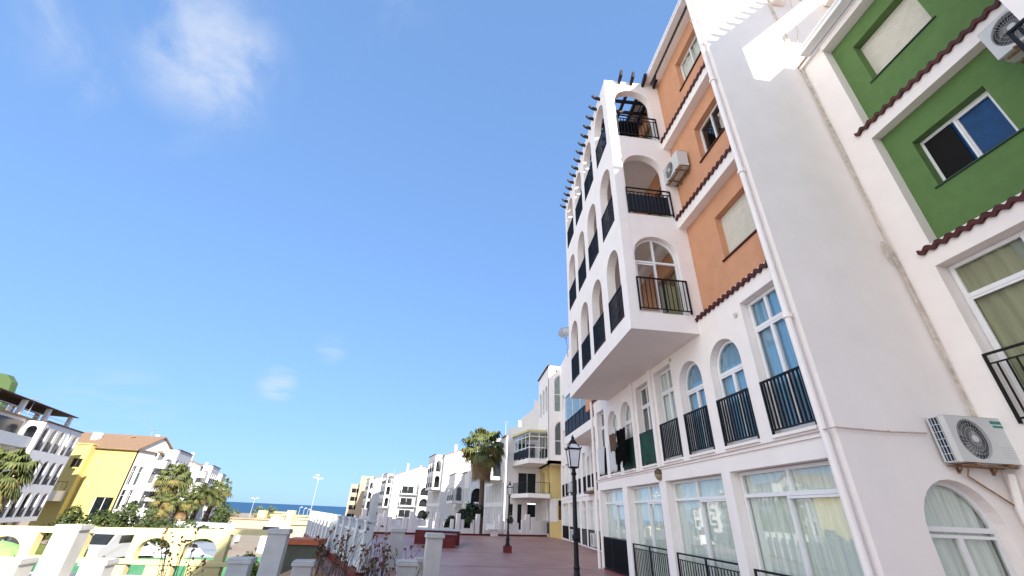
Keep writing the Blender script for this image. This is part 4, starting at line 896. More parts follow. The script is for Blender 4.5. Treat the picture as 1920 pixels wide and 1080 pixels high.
# ------------------------------------------------------------ yellow and white corner building with tower and glazed balcony
B4 = thing('apartment_building', 'white building with arched tower, glazed balcony and yellow wall at the end of the terrace', 'building', (8.6, 42, 0))
SY = Fr((0, 41.4, 0), (1, 0, 0), (0, -1, 0)); FY = Fr((8.5, 41.4, 0), (0, 1, 0), (-1, 0, 0)); SC = Fr((0, 46.2, 0), (1, 0, 0), (0, -1, 0))
mb = MB(); mb.wall(SY, rect(8.5, 11.5, -.3, 6.4), [rect(9.35, 10.2, .15+1.2, 3.0)], .3); part('yellow_wall', mb, YELLOW, B4)
mb = MB(); mb.box(SY, 8.5, 9.25, 1.2, 3.02, 0, .03); mb.box(SY, 8.5, 11.5, 2.95, 3.05, 0, .02) ; part('white_trim', mb, WHITE, B4)
f = window(B4, SY, 9.36, 10.19, 1.36, 2.99, None, -.12, .05, trans=(2.5,), glass=PANE, fm=BROWN); 
mb = MB(); mb.box(SY, 9.4, 10.15, 1.4, 2.45, -.11, -.1); part('shutter', mb, BROWN, B4)
mb = MB(); mb.wall(FY, rect(.02, 4.8, 2.98, 6.4), [rect(.5, 1.1, 4.6, 6.1), rect(2.4, 3.5, 3.4, 5.5)], .3); part('yellow_wall', mb, YELLOW, B4)
ho = [(.35, 1.2, 2.75, None), (1.6, 2.3, 2.55, .35), (2.7, 3.4, 2.55, .35), (3.8, 4.6, 2.75, None)]
mb = MB(); mb.wall(FY, rect(.02, 4.8, -.3, 2.98), [shape(a, b, .2, c, h) for a, b, c, h in ho], .3)
scp = [ony(px, py, 46.2) for px, py in ((966, 803), (978, 800), (978, 784), (1002, 766), (1003, 748), (1017, 757))]
mb.wall(SC, [(5.0, -.3), (8.52, -.3), (8.52, scp[5].z), (scp[4].x, scp[4].z), (scp[3].x, scp[3].z), (scp[2].x, scp[2].z), (scp[1].x, scp[1].z), (5.0, scp[0].z)], [rect(6.2, 8.1, 3.4, 5.5), rect(5.3, 5.8, .3, 2.6), rect(6.2, 6.7, .3, 2.6), rect(7.2, 8.1, .3, 2.7), rect(6.1, 8.0, 6.4, 8.4)], .3)
part('white_wall', mb, WHITE, B4)
for a, b, c, h in ho: window(B4, FY, a+.01, b-.01, .21, c-.01, h, -.14, .05, glass=PANE); railing(B4, FY, a, b, .22, 1.1, 0, .2, .015)
window(B4, SC, 6.2, 8.1, 3.4, 5.5, None, -.1, .05, mull=(7.15,), glass=PANE, name='balcony_door'); window(B4, SC, 6.1, 8.0, 6.4, 8.4, None, -.1, .05, mull=(7.0,), glass=PANE, name='balcony_door')
window(B4, FY, 2.42, 3.48, 3.42, 5.48, None, -.1, .05, glass=PANE, name='balcony_door'); window(B4, FY, .5, 1.1, 4.6, 6.1, None, -.1, .05, glass=PANE)
for a, b in ((5.3, 5.8), (6.2, 6.7), (7.2, 8.1)): window(B4, SC, a, b, .3, 2.6, None, -.12, .05, glass=PANE)
BX = [(6.45, 41.0), (8.48, 41.0), (8.48, 46.1), (5.5, 46.1), (5.5, 45.0)]
def slab(z0, z1, pts, nm, m):
    mb = MB(); n = len(pts); mb.add([(x, y, z) for z in (z0, z1) for x, y in pts], [tuple(range(n))[::-1], tuple(range(n, 2*n))]+[(i, (i+1) % n, (i+1) % n+n, i+n) for i in range(n)]); return part(nm, mb, m, B4)
slab(3.05, 3.4, BX, 'balcony_slab', WHITE); slab(5.95, 6.3, BX, 'balcony_slab', WHITE); slab(8.75, 8.95, [(x*1.0-.1 if x < 8 else x, y-.1) for x, y in BX], 'glazed_balcony_roof', CREAMW)
BF = Fr((6.45, 41.05, 0), (1, 0, 0), (0, -1, 0)); dd = V((5.5-6.45, 45.0-41.0, 0)); BS = Fr((6.5, 41.05, 0), dd, (-.97, -.23, 0)); bs = dd.length
railing(B4, BF, 0, 2.0, 3.4, 4.35, 0, .16, .012); railing(B4, BS, 0, bs, 3.4, 4.35, 0, .16, .012)
mb = MB(); mb.box(BS, 0, bs, 6.5, 7.2, .0, .03); part('balcony_railing', mb, MATS['dark_railing_screen'], B4)
for fr, L_ in ((BF, 2.0), (BS, bs)): window(B4, fr, 0, L_, 6.32, 8.75, None, 0, .07, mull=tuple(L_*i/(2 if L_ < 3 else 4) for i in range(1, 2 if L_ < 3 else 4)), trans=(7.35, 8.35), glass=GLASSR, name='balcony_glazing')
# tower
mb = MB(); mb.box(W0, 8.2, 10.6, 5.9, 6.15, -45.6, -40.0)
TF = Fr((0, 40.0, 0), (1, 0, 0), (0, -1, 0)); TS = Fr((8.2, 40.0, 0), (0, 1, 0), (-1, 0, 0))
mb.wall(TF, rect(8.2, 10.7, 5.9, 15.2), [arch(8.75, 10.35, 6.6, 9.75), arch(8.75, 10.35, 10.6, 14.3)], .25)
mb.wall(TS, rect(.02, 5.6, 5.9, 15.2), [arch(a, a+1.2, z, z+2.6) for a in (.7, 2.3, 3.9) for z in (6.5, 10.8)], .25)
mb.box(W0, 8.3, 10.6, 9.9, 10.2, -45.5, -40.3); mb.box(W0, 10.3, 10.55, 6.15, 15, -45.5, -40.3); mb.box(TS, 5.4, 5.6, 5.9, 15.2, -2.3, -.25)
for k in range(3): pass
part('tower_wall', mb, WHITE, B4)
window(B4, TF, 8.76, 10.34, 6.61, 9.74, .79, -.1, .06, mull=(9.55,), trans=(7.9,), glass=PANEC); window(B4, TF, 8.76, 10.34, 10.61, 14.29, .79, -.1, .06, mull=(9.55,), trans=(12.3,), glass=PANEG)
for a in (.7, 2.3, 3.9):
    for z in (6.5, 10.8): window(B4, TS, a, a+1.2, z, z+2.6, .6, -.1, .05, glass=PANEG if z > 8 else PANE); 
    railing(B4, TS, a, a+1.2, 6.5, 7.5, .0, .15, .015)
tilestrip(B4, TS, -.1, 5.7, 15.2, -.1, .15, .1)
mb = MB()
for x in (9.0, 9.6, 10.2): mb.box(TF, x-.06, x+.06, 14.6, 14.85, 0, .02)
part('roof_vent', mb, IRON, B4)
mb = MB(); mb.lathe((10.2, 41.2, 15.2), [(.35, 0), (.35, .1), (.3, .12), (.36, .2), (.3, .24), (.36, .32), (.3, .36), (.3, .5)], 12); part('water_tank', mb, WHITE, B4)
# ------------------------------------------------------------ far apartment blocks
rndb = random.Random(3)
def block(label, corner, yaw=0, side=1, base=0., W=8, L=14, he=12.8, hr=15.5, hw=13, wallm=None, sidem=None, tower=(1.5, 8.5), tz=(5.8, 14.2), proj=1.9, balc=((3.2, 7.4),), bz=(3.0, 6.0, 9.2), ntow=3, roofm=None, chim=True, seed=0, endtower=None, gw_=()):
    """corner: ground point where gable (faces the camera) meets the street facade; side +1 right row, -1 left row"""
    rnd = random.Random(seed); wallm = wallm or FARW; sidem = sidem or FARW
    x, y = corner; c = V((x, y, base)); ya = R(yaw)
    A_ = V((math.sin(ya), math.cos(ya), 0)); Bv = V((math.cos(ya), -math.sin(ya), 0))*side
    t = thing('apartment_building', label, 'building', tuple(c))
    GF = Fr(c, Bv, -A_); SF = Fr(c, A_, -Bv)
    gl = lambda z: z-base
    dw = []
    for b0, b1 in balc:
        for z in bz: dw.append((b0+.5, b1-.9, gl(z)+.35, gl(z)+2.35))
    mb = MB(); mb.wall(GF, [(0, -.3), (W, -.3), (W, gl(hw)), (W*.55, gl(hr)), (0, gl(he))], [rect(*d) for d in dw]+[rect(*g) for g in gw_], .3); part('gable_wall', mb, wallm, t)
    for d in dw: window(t, GF, *d, None, -.12, .06, mull=((d[0]+d[1])/2,), glass=PANE if rnd.random() < .6 else PANEC, name='balcony_door')
    for g in gw_: window(t, GF, *g, None, -.12, .06, mull=((g[0]+g[1])/2,), glass=PANE)
    for b0, b1 in balc:
        for z in bz:
            m_ = MB(); m_.box(GF, b0, b1, gl(z), gl(z)+.28, 0, 1.5); part('balcony_slab', m_, FARW, t)
            if rnd.random() < .7:
                railing(t, GF, b0, b1, gl(z)+.28, gl(z)+1.25, 1.46, .25, .02); railing(t, SF, -1.46, 0, gl(z)+.28, gl(z)+1.25, -b0-.03, .25, .02)
            else: m_ = MB(); m_.box(GF, b0, b1, gl(z)+.28, gl(z)+1.2, 1.38, 1.5); m_.box(GF, b0, b0+.12, gl(z)+.28, gl(z)+1.2, 0, 1.38); part('balcony_parapet', m_, FARW, t)
    # street facade with tall openings
    hol = []; u = .6
    while u < L-1.2:
        wd = rnd.choice((.8, .9, 1.1)); a_ = None if rnd.random() < .5 else wd/2
        hol.append((u, u+wd, gl(3.1) if gl(3.1) > 0 else .3, gl(5.5), a_)); hol.append((u, u+wd, gl(.1) if gl(.1) > .1 else .2, gl(2.5), None)); u += wd+rnd.uniform(.35, .6)
    a0, a1 = tower
    for z in (7.2, 10.2):
        if z+1.3 < he-.4:
            for u in (a1+1.0, a1+3.2):
                if u+1.2 < L: hol.append((u, u+1.1, gl(z), gl(z)+1.4, None))
    if base < -2:
        u = 1.0
        while u < min(a0-1.4, L-1.6) and he > 8: hol.append((u, u+1.0, gl(6.2), gl(7.9), .5)); u += 1.6
        u = .8
        while u < L-1.6: hol.append((u, u+1.2, .3, gl(-.5), None)); u += 1.9
    mb = MB(); mb.wall(SF, rect(.01, L, -.3, gl(he)), [shape(*h) for h in hol], .3); part('facade_wall', mb, sidem, t)
    for h in hol: window(t, SF, h[0], h[1], h[2], h[3], h[4], w=-.14, fw=.06, mull=((h[0]+h[1])/2,) if rnd.random() < .5 else (), trans=(h[3]-.7,), glass=rnd.choice((PANE, PANE, PANEC)))
    # tower with arches
    if a1 > a0:
        z0, z1 = gl(tz[0]), gl(tz[1]); mb = MB(); fl = []
        k = 0; z = tz[0]+.45
        while z+2.3 < tz[1]: fl.append((gl(z), gl(z)+2.3)); z += 3.1
        TFo = Fr(c-Bv*proj, A_, -Bv); n = ntow; wc = (a1-a0)/n; oc = [(a0+wc*(i+.18), a0+wc*(i+.82)) for i in range(n)]
        mb.wall(TFo, rect(a0, a1, z0, z1), [arch(a, b, f0, f1) for a, b in oc for f0, f1 in fl], .22)
        TNe = Fr(c+A_*a0, -Bv, -A_); mb.wall(TNe, rect(.0, proj, z0, z1), [arch(.35, proj-.45, f0, f1) for f0, f1 in fl], .22)
        mb.box(TFo, a0+.22, a1, z0, z0+.3, -proj, -.22)
        for f0, f1 in fl[1:]: mb.box(TFo, a0+.22, a1, f0-.4, f0-.1, -proj, -.22)
        mb.box(TFo, a1-.2, a1, z0, z1, -proj, -.22); part('tower_wall', mb, sidem, t)
        for f0, f1 in fl:
            for a, b in oc: railing(t, TFo, a, b, f0, f0+.95, .0, .22, .02)
            railing(t, TNe, .35, proj-.45, f0, f0+.95, 0, .22, .02)
            mb = MB(); mb.box(TFo, a0+.3, a1-.3, f0, f1+.2, -proj+.02, -proj+.05); part('balcony_glass', mb, PANE, t)
        mb = MB(); mb.box(TFo, a0-.1, a1+.1, z1, z1+.12, -.3, .12); part('tile_cap', mb, TILE, t)
    if endtower:
        b0, b1, e0, e1 = endtower; EF = Fr(c-A_*2.2, Bv, -A_); fl = []; z = e0+.4
        while z+2.2 < e1: fl.append((gl(z), gl(z)+2.2)); z += 3.05
        mb = MB(); mb.wall(EF, rect(b0, b1, gl(e0), gl(e1)), [arch(b0+.6, b1-.5, f0, f1) for f0, f1 in fl], .22)
        ES = Fr(c-A_*2.2+Bv*b0, A_, -Bv); mb.wall(ES, rect(.01, 2.2, gl(e0), gl(e1)), [arch(.35, 1.0, f0, f1) for f0, f1 in fl]+[arch(1.25, 1.9, f0, f1) for f0, f1 in fl], .2)
        mb.box(EF, b0, b1, gl(e0)-.01, gl(e0)+.2, -2.2, -.22); part('arched_bay', mb, FARW, t)
        mb = MB(); mb.box(EF, b0+.3, b1-.1, gl(e0)+.3, gl(e1)-.2, -1.4, -1.3); part('bay_glass', mb, PANE, t)
        for f0, f1 in fl: railing(t, EF, b0+.6, b1-.5, f0, f0+.9, 0, .2, .02)
    if side == -1 and a0 > 1.9:
        for z in (-.7, 2.5, 5.6):
            if z+1.5 > he: continue
            m_ = MB(); m_.box(SF, .2, a0-.2, gl(z), gl(z)+.25, 0, 1.3); m_.box(SF, .2, a0-.2, gl(z)+.25, gl(z)+1.05, 1.2, 1.3); m_.box(SF, .2, .3, gl(z)+.25, gl(z)+1.05, 0, 1.2); part('balcony_parapet', m_, FARW, t)
            m_ = MB(); m_.box(SF, .25, a0-.25, gl(z)+.3, gl(z)+2.5, .0, .03); part('balcony_glass', m_, rnd.choice((PANE, BROWN, PANEC)), t)
    # roof
    mb = MB(); rr = [(-.25, gl(he)-.02), (W*.55, gl(hr)+.03), (W+.2, gl(hw)-.05)]
    vs = [GF.P(u, v, w_) for w_ in (.2, -L) for u, v in rr]+[GF.P(u, v+.16, w_) for w_ in (.2, -L) for u, v in rr]
    mb.add(vs, [(0, 1, 4, 3), (1, 2, 5, 4), (6, 9, 10, 7), (7, 10, 11, 8), (0, 3, 9, 6), (2, 8, 11, 5), (0, 6, 7, 1), (1, 7, 8, 2), (3, 4, 10, 9), (4, 5, 11, 10)])
    part('roof', mb, roofm or ROOF, t)
    if chim:
        for b_, a_ in ((W*.3, 3), (W*.65, 7)): mb = MB(); mb.box(GF, b_-.3, b_+.3, gl(he), gl(hr)+.9, -a_-.6, -a_); part('chimney', mb, FARW, t)
    return t, GF, SF
def corner(px, py, D): p = ony(px, py, D); return (p.x, D)
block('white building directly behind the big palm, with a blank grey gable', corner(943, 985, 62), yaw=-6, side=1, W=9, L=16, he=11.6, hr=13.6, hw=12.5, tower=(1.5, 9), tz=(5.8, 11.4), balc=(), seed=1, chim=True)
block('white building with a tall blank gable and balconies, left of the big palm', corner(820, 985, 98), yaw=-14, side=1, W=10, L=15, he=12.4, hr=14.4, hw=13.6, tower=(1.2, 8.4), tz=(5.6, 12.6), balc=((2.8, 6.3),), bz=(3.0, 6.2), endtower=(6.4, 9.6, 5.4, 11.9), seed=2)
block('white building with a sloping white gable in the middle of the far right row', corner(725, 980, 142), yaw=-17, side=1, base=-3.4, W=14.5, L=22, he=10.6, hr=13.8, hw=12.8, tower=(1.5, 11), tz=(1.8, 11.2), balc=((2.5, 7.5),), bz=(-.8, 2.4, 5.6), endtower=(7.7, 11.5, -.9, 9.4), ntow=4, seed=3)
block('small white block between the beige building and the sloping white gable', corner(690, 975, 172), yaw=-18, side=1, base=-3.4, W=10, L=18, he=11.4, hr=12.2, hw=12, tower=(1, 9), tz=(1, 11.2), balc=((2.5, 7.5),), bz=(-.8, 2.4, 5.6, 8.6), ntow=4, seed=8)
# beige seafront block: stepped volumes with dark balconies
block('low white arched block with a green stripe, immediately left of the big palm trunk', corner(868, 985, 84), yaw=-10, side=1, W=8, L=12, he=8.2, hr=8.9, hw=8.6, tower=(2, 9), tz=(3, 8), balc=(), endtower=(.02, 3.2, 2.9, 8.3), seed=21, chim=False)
c = corner(645, 975, 200); t = thing('apartment_building', 'beige seafront apartment block with dark recessed balconies, last of the right row', 'building', (c[0], c[1], -3.4))
for k, (dx, dy, wd, hh, m) in enumerate([(0, 6, 5, 10.2, BEIGE), (4.2, 3, 5, 13.4, CREAMW), (8.6, 4.5, 5.5, 12.8, BEIGE), (13.2, 2.5, 5.5, 13.4, CREAMW)]):
    G_ = Fr((c[0]+dx, c[1]+dy-6, -3.4), (1, 0, 0), (0, -1, 0)); H_ = [] 
    if k % 2 == 0: H_ = [(.5, wd-.6, z, z+1.7) for z in (1, 4.1, 7.2, 10.3) if z+2 < hh+3.4]
    mb = MB(); mb.wall(G_, rect(0, wd, 0, hh+3.4), [rect(*h) for h in H_], .4); mb.box(G_, 0, .3, 0, hh+3.4, -12, -.4); mb.box(G_, wd-.3, wd, 0, hh+3.4, -12, -.4); mb.box(G_, .3, wd-.3, hh+3.2, hh+3.4, -12, -.4); part('block_wall', mb, BEIGE, t)
    for h in H_: window(t, G_, *h, None, -.35, .08, mull=((h[0]+h[1])/2,), glass=PANE); 
    for h in H_: railing(t, G_, h[0], h[1], h[2], h[2]+.9, -.05, .4, .03)
# left row
t1, GF1, SF1 = block('white building with arched windows and a brown rooftop pergola, nearest of the left row', (-43.3, 42.5), yaw=-17, side=-1, wallm=WHITE, sidem=WHITE, base=-3.4, W=12, L=17.7, he=8.4, hr=9.6, hw=8.4, tower=(8.2, 16.6), tz=(-1.1, 8.3), proj=1.7, balc=((1.5, 5.5),), bz=(-.6, 2.6), ntow=5, seed=11, chim=False)
PZ = 13.5
for u in (2, 7, 12, 17.3):
    for w_ in (-.4, -3.6): mb = MB(); mb.box(SF1, u-.2, u+.2, 11.7, PZ, w_-.2, w_+.2); part('pergola_post', mb, WHITE, t1)
mb = MB(); mb.box(SF1, -2, 18, PZ, PZ+.08, -3.8, .1); part('pergola_roof', mb, mat('brown_awning', (.09, .05, .035), .8, .2, 3), t1)
for k in range(3): mb = MB(); mb.tube([SF1.P(.5, 12.0+.35*k, -.3), SF1.P(17.2, 12.0+.35*k, -.3)], .03, 5); part('terrace_rail', mb, ALU, t1)
def yrect(x0, y0, x1, y1):
    a, b = ony(x0, y1, 68), ony(x1, y0, 68); m = ony((x0+x1)/2, y1, 68).z+3.4; n = ony((x0+x1)/2, y0, 68).z+3.4
    c_ = ony((x0+x1)/2, (y0+y1)/2, 68).x; h_ = abs(b.x-a.x)*.5
    return (-45.5-c_-h_, -45.5-c_+h_, m, n)
yw = (yrect(181, 860, 187, 867), yrect(161, 901, 168, 908), (.3, 2.6, 2.1, 4.9))
t2, GF2, SF2 = block('yellow building with brown tiled roof and few small windows in the left row', (-45.5, 68), side=-1, base=-3.4, W=8.2, L=4.0, he=7.5, hr=7.55, hw=7.6, wallm=YELLOWS, sidem=WHITE, tower=(0, 0), balc=(), bz=(), seed=12, chim=False, gw_=yw)
mb = MB(); mb.box(GF2, 5.4, 8.2, -.3, 11.2, 0, .9); mb.box(GF2, 5.3, 8.3, 11.2, 11.35, -.5, 1.05); part('yellow_bay', mb, YELLOWS, t2)
window(t2, Fr(GF2.P(0, 0, .9), GF2.U, GF2.N), 5.75, 6.9, 8.3, 9.4, None, .05, .05, mull=(6.3,), glass=PANE, fm=BROWN)
mb = MB(); mb.box(GF2, 5.8, 9.5, 4.2, 4.5, .9, 2.3); mb.box(GF2, 5.8, 9.5, 4.5, 5.4, 2.2, 2.3); mb.box(GF2, 5.8, 5.9, 4.5, 5.4, .9, 2.2); part('balcony_parapet', mb, WHITE, t2)
window(t2, Fr(GF2.P(0, 0, .9), GF2.U, GF2.N), 6.1, 8.0, 4.7, 6.5, None, .0, .06, mull=(7.0,), glass=PANE, name='balcony_door')
ridge = ony(290, 818, 72.3); eav = 11.0
mb = MB(); GR = GF2
vs = [GR.P(-.3, eav, .45), GR.P(12.5, eav+.1, .45), GR.P(12.5, ridge.z+3.4, -4.3), GR.P(-.3, ridge.z+3.4, -4.3), GR.P(12.5, eav+.1, -9), GR.P(-.3, eav, -9)]
vs += [v-V((0, 0, .2)) for v in vs]
mb.add(vs, [(0, 1, 2, 3), (3, 2, 4, 5), (9, 8, 7, 6), (11, 10, 8, 9), (0, 6, 7, 1), (0, 3, 9, 6), (3, 5, 11, 9), (1, 7, 8, 2), (2, 8, 10, 4), (4, 10, 11, 5)]); part('roof', mb, ROOF, t2, 'wide brown pantile roof over the yellow wall')
mb = MB(); mb.add([GR.P(0, eav-.1, 0), GR.P(0, ridge.z+3.3, -4.3), GR.P(0, eav-.1, -8.5)], [(0, 1, 2)]); part('gable_wall', mb, WHITE, t2)
for px, py in ((122+60, 818), (207, 835)): 
    q = ony(px, py, 70.2); mb = MB(); mb.box(W0, q.x-.4, q.x+.4, q.z-1.6, q.z+.5, -70.6, -69.8); part('chimney', mb, WHITE, t2)
ac_unit('air_conditioner', 'tiny air conditioner on the lower left of the yellow wall', Fr(GF2.P(0, 0, 0), -GF2.U, GF2.N), -4.9, 1.7, W=1.1, H=.6, gap=.1, logo=False, simple=True)
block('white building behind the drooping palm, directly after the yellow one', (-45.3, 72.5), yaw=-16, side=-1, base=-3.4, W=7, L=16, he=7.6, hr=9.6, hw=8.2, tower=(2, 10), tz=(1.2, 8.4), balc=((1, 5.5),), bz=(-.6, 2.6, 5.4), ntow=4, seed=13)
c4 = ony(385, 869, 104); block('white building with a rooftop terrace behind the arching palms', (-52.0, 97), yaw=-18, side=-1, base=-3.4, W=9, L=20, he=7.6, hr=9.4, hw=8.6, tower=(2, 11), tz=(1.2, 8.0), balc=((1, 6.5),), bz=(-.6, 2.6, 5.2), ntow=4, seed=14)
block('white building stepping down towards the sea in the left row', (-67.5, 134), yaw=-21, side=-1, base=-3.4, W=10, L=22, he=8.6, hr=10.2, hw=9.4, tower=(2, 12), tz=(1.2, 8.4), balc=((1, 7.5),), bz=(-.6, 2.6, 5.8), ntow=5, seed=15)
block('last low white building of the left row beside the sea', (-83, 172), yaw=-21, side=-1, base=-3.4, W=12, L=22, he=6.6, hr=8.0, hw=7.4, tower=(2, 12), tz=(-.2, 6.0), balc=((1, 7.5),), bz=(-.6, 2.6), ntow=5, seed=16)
# green gable high at the left edge
t = thing('apartment_building', 'green gable end rising behind the rooftop pergola at the left edge', 'building', (-66, 52, -3.4))
q = [ony(*p, 53) for p in ((-40, 690), (14, 702), (22, 716), (12, 742), (-40, 760))]
mb = MB(); mb.wall(Fr((0, 53, 0), (1, 0, 0), (0, -1, 0)), [(q[0].x-8, -3.4), (q[3].x, -3.4), (q[3].x, q[3].z), (q[2].x, q[2].z), (q[1].x, q[1].z), (q[0].x-8, q[0].z+1)], [], .8); part('gable_wall', mb, GREENS, t)
mb = MB(); mb.box(W0, q[0].x-8, q[3].x+.1, q[3].z-4, q[3].z-3.6, -53.0, -52.6); part('cornice', mb, WHITE, t)

# ------------------------------------------------------------ seafront: low cream buildings, lamp posts, kiosk
def low(label, px0, px1, pyt, D, dep, m, z0=-3.4, roof=None, win=0):
    a = ony(px0, pyt, D); b = ony(px1, pyt, D); t = thing('low_building', label, 'building', (a.x, D, z0)); z1 = (a.z+b.z)/2
    F_ = Fr((a.x, D, z0), (1, 0, 0), (0, -1, 0)); Lw = b.x-a.x
    hs = [rect(Lw*(i+.35)/win, Lw*(i+.65)/win, .8, (z1-z0)*.7) for i in range(win)] if win else []
    mb = MB(); mb.wall(F_, rect(0, Lw, 0, z1-z0), hs, .3); mb.box(F_, 0, .3, 0, z1-z0, -dep, -.3); mb.box(F_, Lw-.3, Lw, 0, z1-z0, -dep, -.3); mb.box(F_, .3, Lw-.3, z1-z0-.25, z1-z0-.05, -dep, -.3); part('wall', mb, m, t)
    for h in hs: window(t, F_, h[0][0], h[1][0], h[0][1], h[2][1], None, -.15, .06, glass=PANE)
    mb = MB(); mb.box(F_, -.25, Lw+.25, z1-z0, z1-z0+.25, -dep-.2, .3); part('roof_edge', mb, roof or CREAMW, t); return t
low('long low cream building in front of the sea, left half', 418, 522, 974, 112, 8, SEAF, roof=SAND)
low('low cream building with flat top right of the long one', 508, 572, 968, 118, 8, SEAF)
low('small cream building beneath the tall white lamp post', 556, 602, 975, 108, 8, SEAF, win=0)
low('tiny pale hut on the roofline before the sea', 516, 540, 962, 126, 4, SEAF)
low('cream striped low wall house left of the slatted fence', 545, 585, 984, 62, 6, SEAF)
for k, (px, D, lb) in enumerate([(492, 116, 'cream chimney block on the left of the low seafront roof'), (546, 116, 'cream chimney block on the right of the low seafront roof')]):
    p = ony(px, 957, D); solid('chimney_block', lb, 'chimney', CREAMW, p.x-.8, p.x+.8, D, D+1.5, -3.4, p.z)
p = ony(519, 978, 60); t = thing('kiosk', 'white rounded kiosk on top of the grey pillar line, before the low buildings', 'kiosk', (p.x, 60, -3.4)); mb = MB(); mb.lathe((p.x, 60, -3.4), [(1.3, 0), (1.3, p.z+3.0), (1.0, p.z+3.3), (.5, p.z+3.9)], 14); part('kiosk_wall', mb, WHITE, t)
mb = MB(); mb.box(W0, p.x-.9, p.x+.9, p.z-.9, p.z-.5, -60+1.2, -60+1.32); part('kiosk_window', mb, PANE, t)
p = onz(434, 1019, -3.4); t = thing('utility_cabinet', 'small white utility cabinet on the sandy lot', 'cabinet', (p.x, p.y, -3.4)); mb = MB(); mb.box(W0, p.x-.55, p.x+.55, -3.2, -2.1, -p.y-.8, -p.y); part('cabinet_body', mb, WHITE, t, bevel=.05); mb = MB(); mb.box(W0, p.x-.05, p.x+.35, -2.8, -2.35, -p.y+.003, -p.y+.02); mb.box(W0, p.x-.5, p.x+.5, -3.39, -3.2, -p.y-.7, -p.y-.1); part('vent_panel', mb, ACD, t)
def mast(label, px, pyt, D, arms, r=.09, z0=-3.4):
    p = ony(px, pyt, D); t = thing('lamp_mast', label, 'street lamp', (p.x, D, z0)); mb = MB(); mb.tube([(p.x, D, z0), (p.x, D, p.z)], r*1.1, 8, r2=r*.6); part('mast_pole', mb, GREY, t)
    for dx, dz in arms:
        mb = MB(); mb.tube([(p.x, D, p.z-.1), (p.x+dx*.5, D, p.z+dz), (p.x+dx, D, p.z+dz*1.3)], r*.5, 5); mb.box(Fr((p.x+dx, D, p.z+dz*1.3), (1, 0, 0), (0, -1, 0)), -.25, .25, -.06, .06, -.12, .12); part('lamp_head', mb, ALU, t)
mast('tall white lamp mast with three heads before the sea', 597, 899, 75, ((-.6, .2), (.45, .12), (-.25, .5)), .06)
mast('thin lamp mast rising from the low cream roof on the left', 478, 935, 118, ((-.6, .1), (.6, .1)), .08)
for i, px in enumerate((563, 571, 578)): mast(['left', 'middle', 'right'][i]+'most of three short masts at the promenade', px, 951+2*i, 150, ((.5, .05),), .10)
for i, (px, py) in enumerate(((487, 957), (509, 958), (438, 965))):
    b, h = gp(px, py, 140); fan_palm(['small distant palm left of the cream chimney block', 'small distant palm between the cream chimney blocks', 'tiny distant palm at the left end of the low roof'][i], b, h, 2.2, 90+i, 18, 6, group='distant promenade palms')

# ------------------------------------------------------------ vehicles behind the cream wall
def car(name, label, cat, px, D, prof, width, m, wheels, wins, yaw=0, mirror=False):
    """prof: side outline (u, z); windows are outlines on the side; front looks to +u"""
    p = ony(px, 1030, D); c = V((p.x, D, -3.385)); a = R(yaw); t = thing(name, label, cat, tuple(c))
    F_ = Fr(c, (math.cos(a), math.sin(a), 0), (math.sin(a), -math.cos(a), 0))
    mb = MB(); n = len(prof); xs = [(-width/2, .9), (-width/2+.12, 1), (width/2-.12, 1), (width/2, .9)]
    cz = 1.0
    for w_, s in xs:
        for u, z in prof: mb.v.append(F_.P(u*(1-(1-s)*.12), z if z < cz else cz+(z-cz)*(s if s < 1 else 1)*1.0, w_*(1 if z < cz else .93)))
    for k in range(3):
        for i in range(n): j = (i+1) % n; mb.f.append((k*n+i, k*n+j, (k+1)*n+j, (k+1)*n+i))
    mb.f += [tuple(range(n)), tuple(range(3*n, 4*n))[::-1]]
    part('body', mb, m, t, bevel=.03)
    for wn_ in wins:
        for sg in (-1, 1): mb = MB(); mb.sheet(F_, wn_, sg*(width/2*.955+.012)); part('side_window', mb, PANE, t)
    fr_ = [p_ for p_ in prof]
    for u in wheels:
        for sg in (-1, 1):
            mb = MB(); q_ = F_.P(u, .34, sg*(width/2-.12)); mb.lathe(q_-F_.N*.11, [(.24, 0), (.34, .02), (.34, .2), (.24, .22)], 16, axis=F_.N); w_ = part('tyre', mb, TYRE, t)
            mb = MB(); mb.lathe(q_+F_.N*sg*.10, [(.2, -.02), (.2, .02), (.05, .03)], 12, axis=F_.N); part('rim', mb, GREY, w_)
    return t, F_
vanp = [(-2.6, .35), (2.6, .35), (2.65, .9), (2.45, 1.15), (1.75, 1.35), (1.2, 2.05), (.9, 2.35), (-2.5, 2.4), (-2.65, 1.6)]
t, F_ = car('camper_van', 'white camper van with grey windscreen facing the camera, behind the open rectangle', 'van', 203, 47, vanp, 2.1, CARW, (-1.7, 1.8), [[(-2.2, 1.4), (.6, 1.4), (.6, 2.0), (-2.2, 2.0)]], yaw=-90)
mb = MB(); mb.add([F_.P(1.78, 1.36, -.9), F_.P(1.78, 1.36, .9), F_.P(1.2, 2.1, .82), F_.P(1.2, 2.1, -.82)], [(0, 1, 2, 3)]); part('windscreen', mb, PANE, t)
t, F_ = car('white_van', 'white delivery van seen side on through the left of the two small arches', 'van', 284, 54, vanp, 2.0, CARW, (-1.7, 1.8), [[(.3, 1.4), (1.5, 1.4), (1.1, 1.95), (.3, 1.95)], [(-1.2, 1.4), (-.1, 1.4), (-.1, 1.95), (-1.2, 1.95)]], yaw=-40)
carp = [(-2.1, .3), (2.1, .3), (2.15, .65), (1.9, .85), (1.05, .98), (.35, 1.42), (-1.1, 1.46), (-1.85, 1.05), (-2.15, .9)]
cw_ = [[(-1.55, 1.02), (-.4, 1.0), (-.4, 1.36), (-1.1, 1.36)], [(-.3, 1.0), (.8, 1.0), (.3, 1.34), (-.3, 1.36)]]
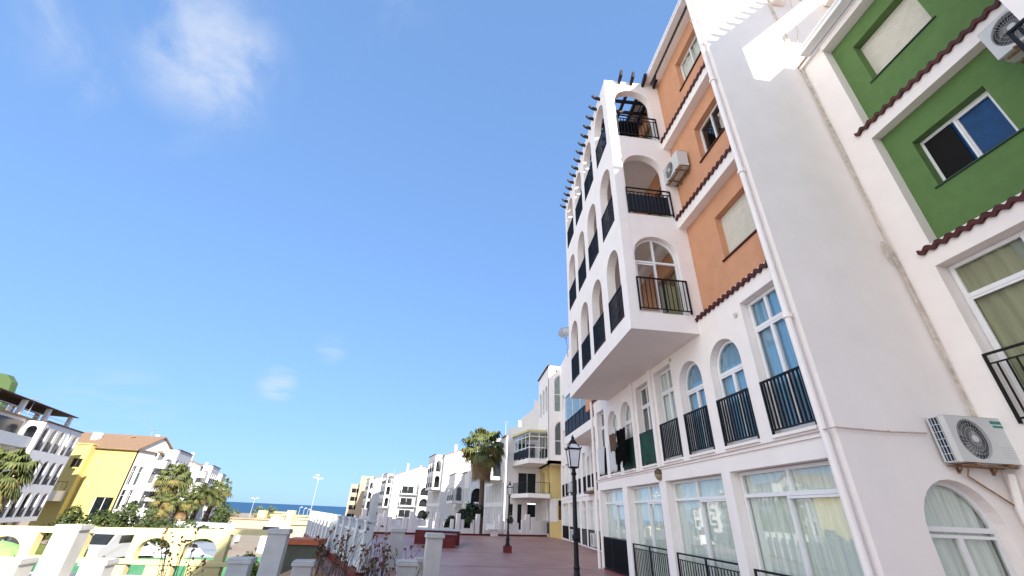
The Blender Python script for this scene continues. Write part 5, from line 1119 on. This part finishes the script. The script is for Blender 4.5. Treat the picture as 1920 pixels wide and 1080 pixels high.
car('parked_car', 'white parked car seen through the right small arch, nearer one', 'car', 352, 44, carp, 1.75, CARW, (-1.3, 1.35), cw_, yaw=-20)
car('parked_car', 'silver parked car behind the nearer white one in the right small arch', 'car', 378, 50, carp, 1.75, CARS, (-1.3, 1.35), cw_, yaw=-30)
car('parked_car', 'white car parked at the foot of the left palm group', 'car', 262, 50, carp, 1.75, CARW, (-1.3, 1.35), cw_, yaw=30)
t, F_ = car('white_truck', 'white box truck roof showing just above the cream wall near the sandy lot', 'truck', 372, 60, [(-3.2, .5), (3.2, .5), (3.2, 1.6), (2.6, 2.75), (-3.2, 2.8)], 2.2, CARW, (-2.2, 2.2), [[(2.0, 1.5), (2.9, 1.5), (2.5, 2.3), (2.0, 2.3)]], yaw=0)
p = ony(4, 1016, 30); t = thing('parasol', 'lime green parasol beyond the leftmost arch', 'parasol', (p.x, 30, -3.4)); mb = MB(); mb.lathe((p.x, 30, p.z-.75), [(1.35, 0), (1.2, .3), (.85, .55), (.4, .72), (.04, .8)], 16); part('canopy', mb, LIME, t); mb = MB(); mb.tube([(p.x, 30, -3.4), (p.x, 30, p.z+.1)], .025, 6); part('pole', mb, GREY, t)

# rooftop aerials
def aerial(label, px, py, D, h=1.3):
    p = ony(px, py, D); t = thing('tv_aerial', label, 'aerial', (p.x, D, p.z-h), 'rooftop aerials'); mb = MB(); mb.tube([(p.x, D, p.z-h), (p.x, D, p.z)], .035, 5); part('aerial_mast', mb, GREY, t)
    mb = MB()
    for k in range(5): mb.tube([(p.x-.5+.05*k, D+.2*k-.4, p.z-.1), (p.x+.5-.05*k, D+.2*k-.4, p.z-.1)], .018, 4)
    mb.tube([(p.x, D-.5, p.z-.1), (p.x, D+.6, p.z-.1)], .02, 4); part('aerial_rods', mb, GREY, t)
aerial('aerial on the roof behind the big palm', 949, 790, 66, 2.2)
aerial('aerial at the right end of the yellow building roof', 288, 805, 73, 1.0)
aerial('aerial above the brown rooftop pergola', 68, 748, 50, 1.6)
aerial('aerial on the beige seafront block', 668, 883, 200, 2.4)
aerial('aerial on the sloping white gable', 741, 878, 150, 1.6)
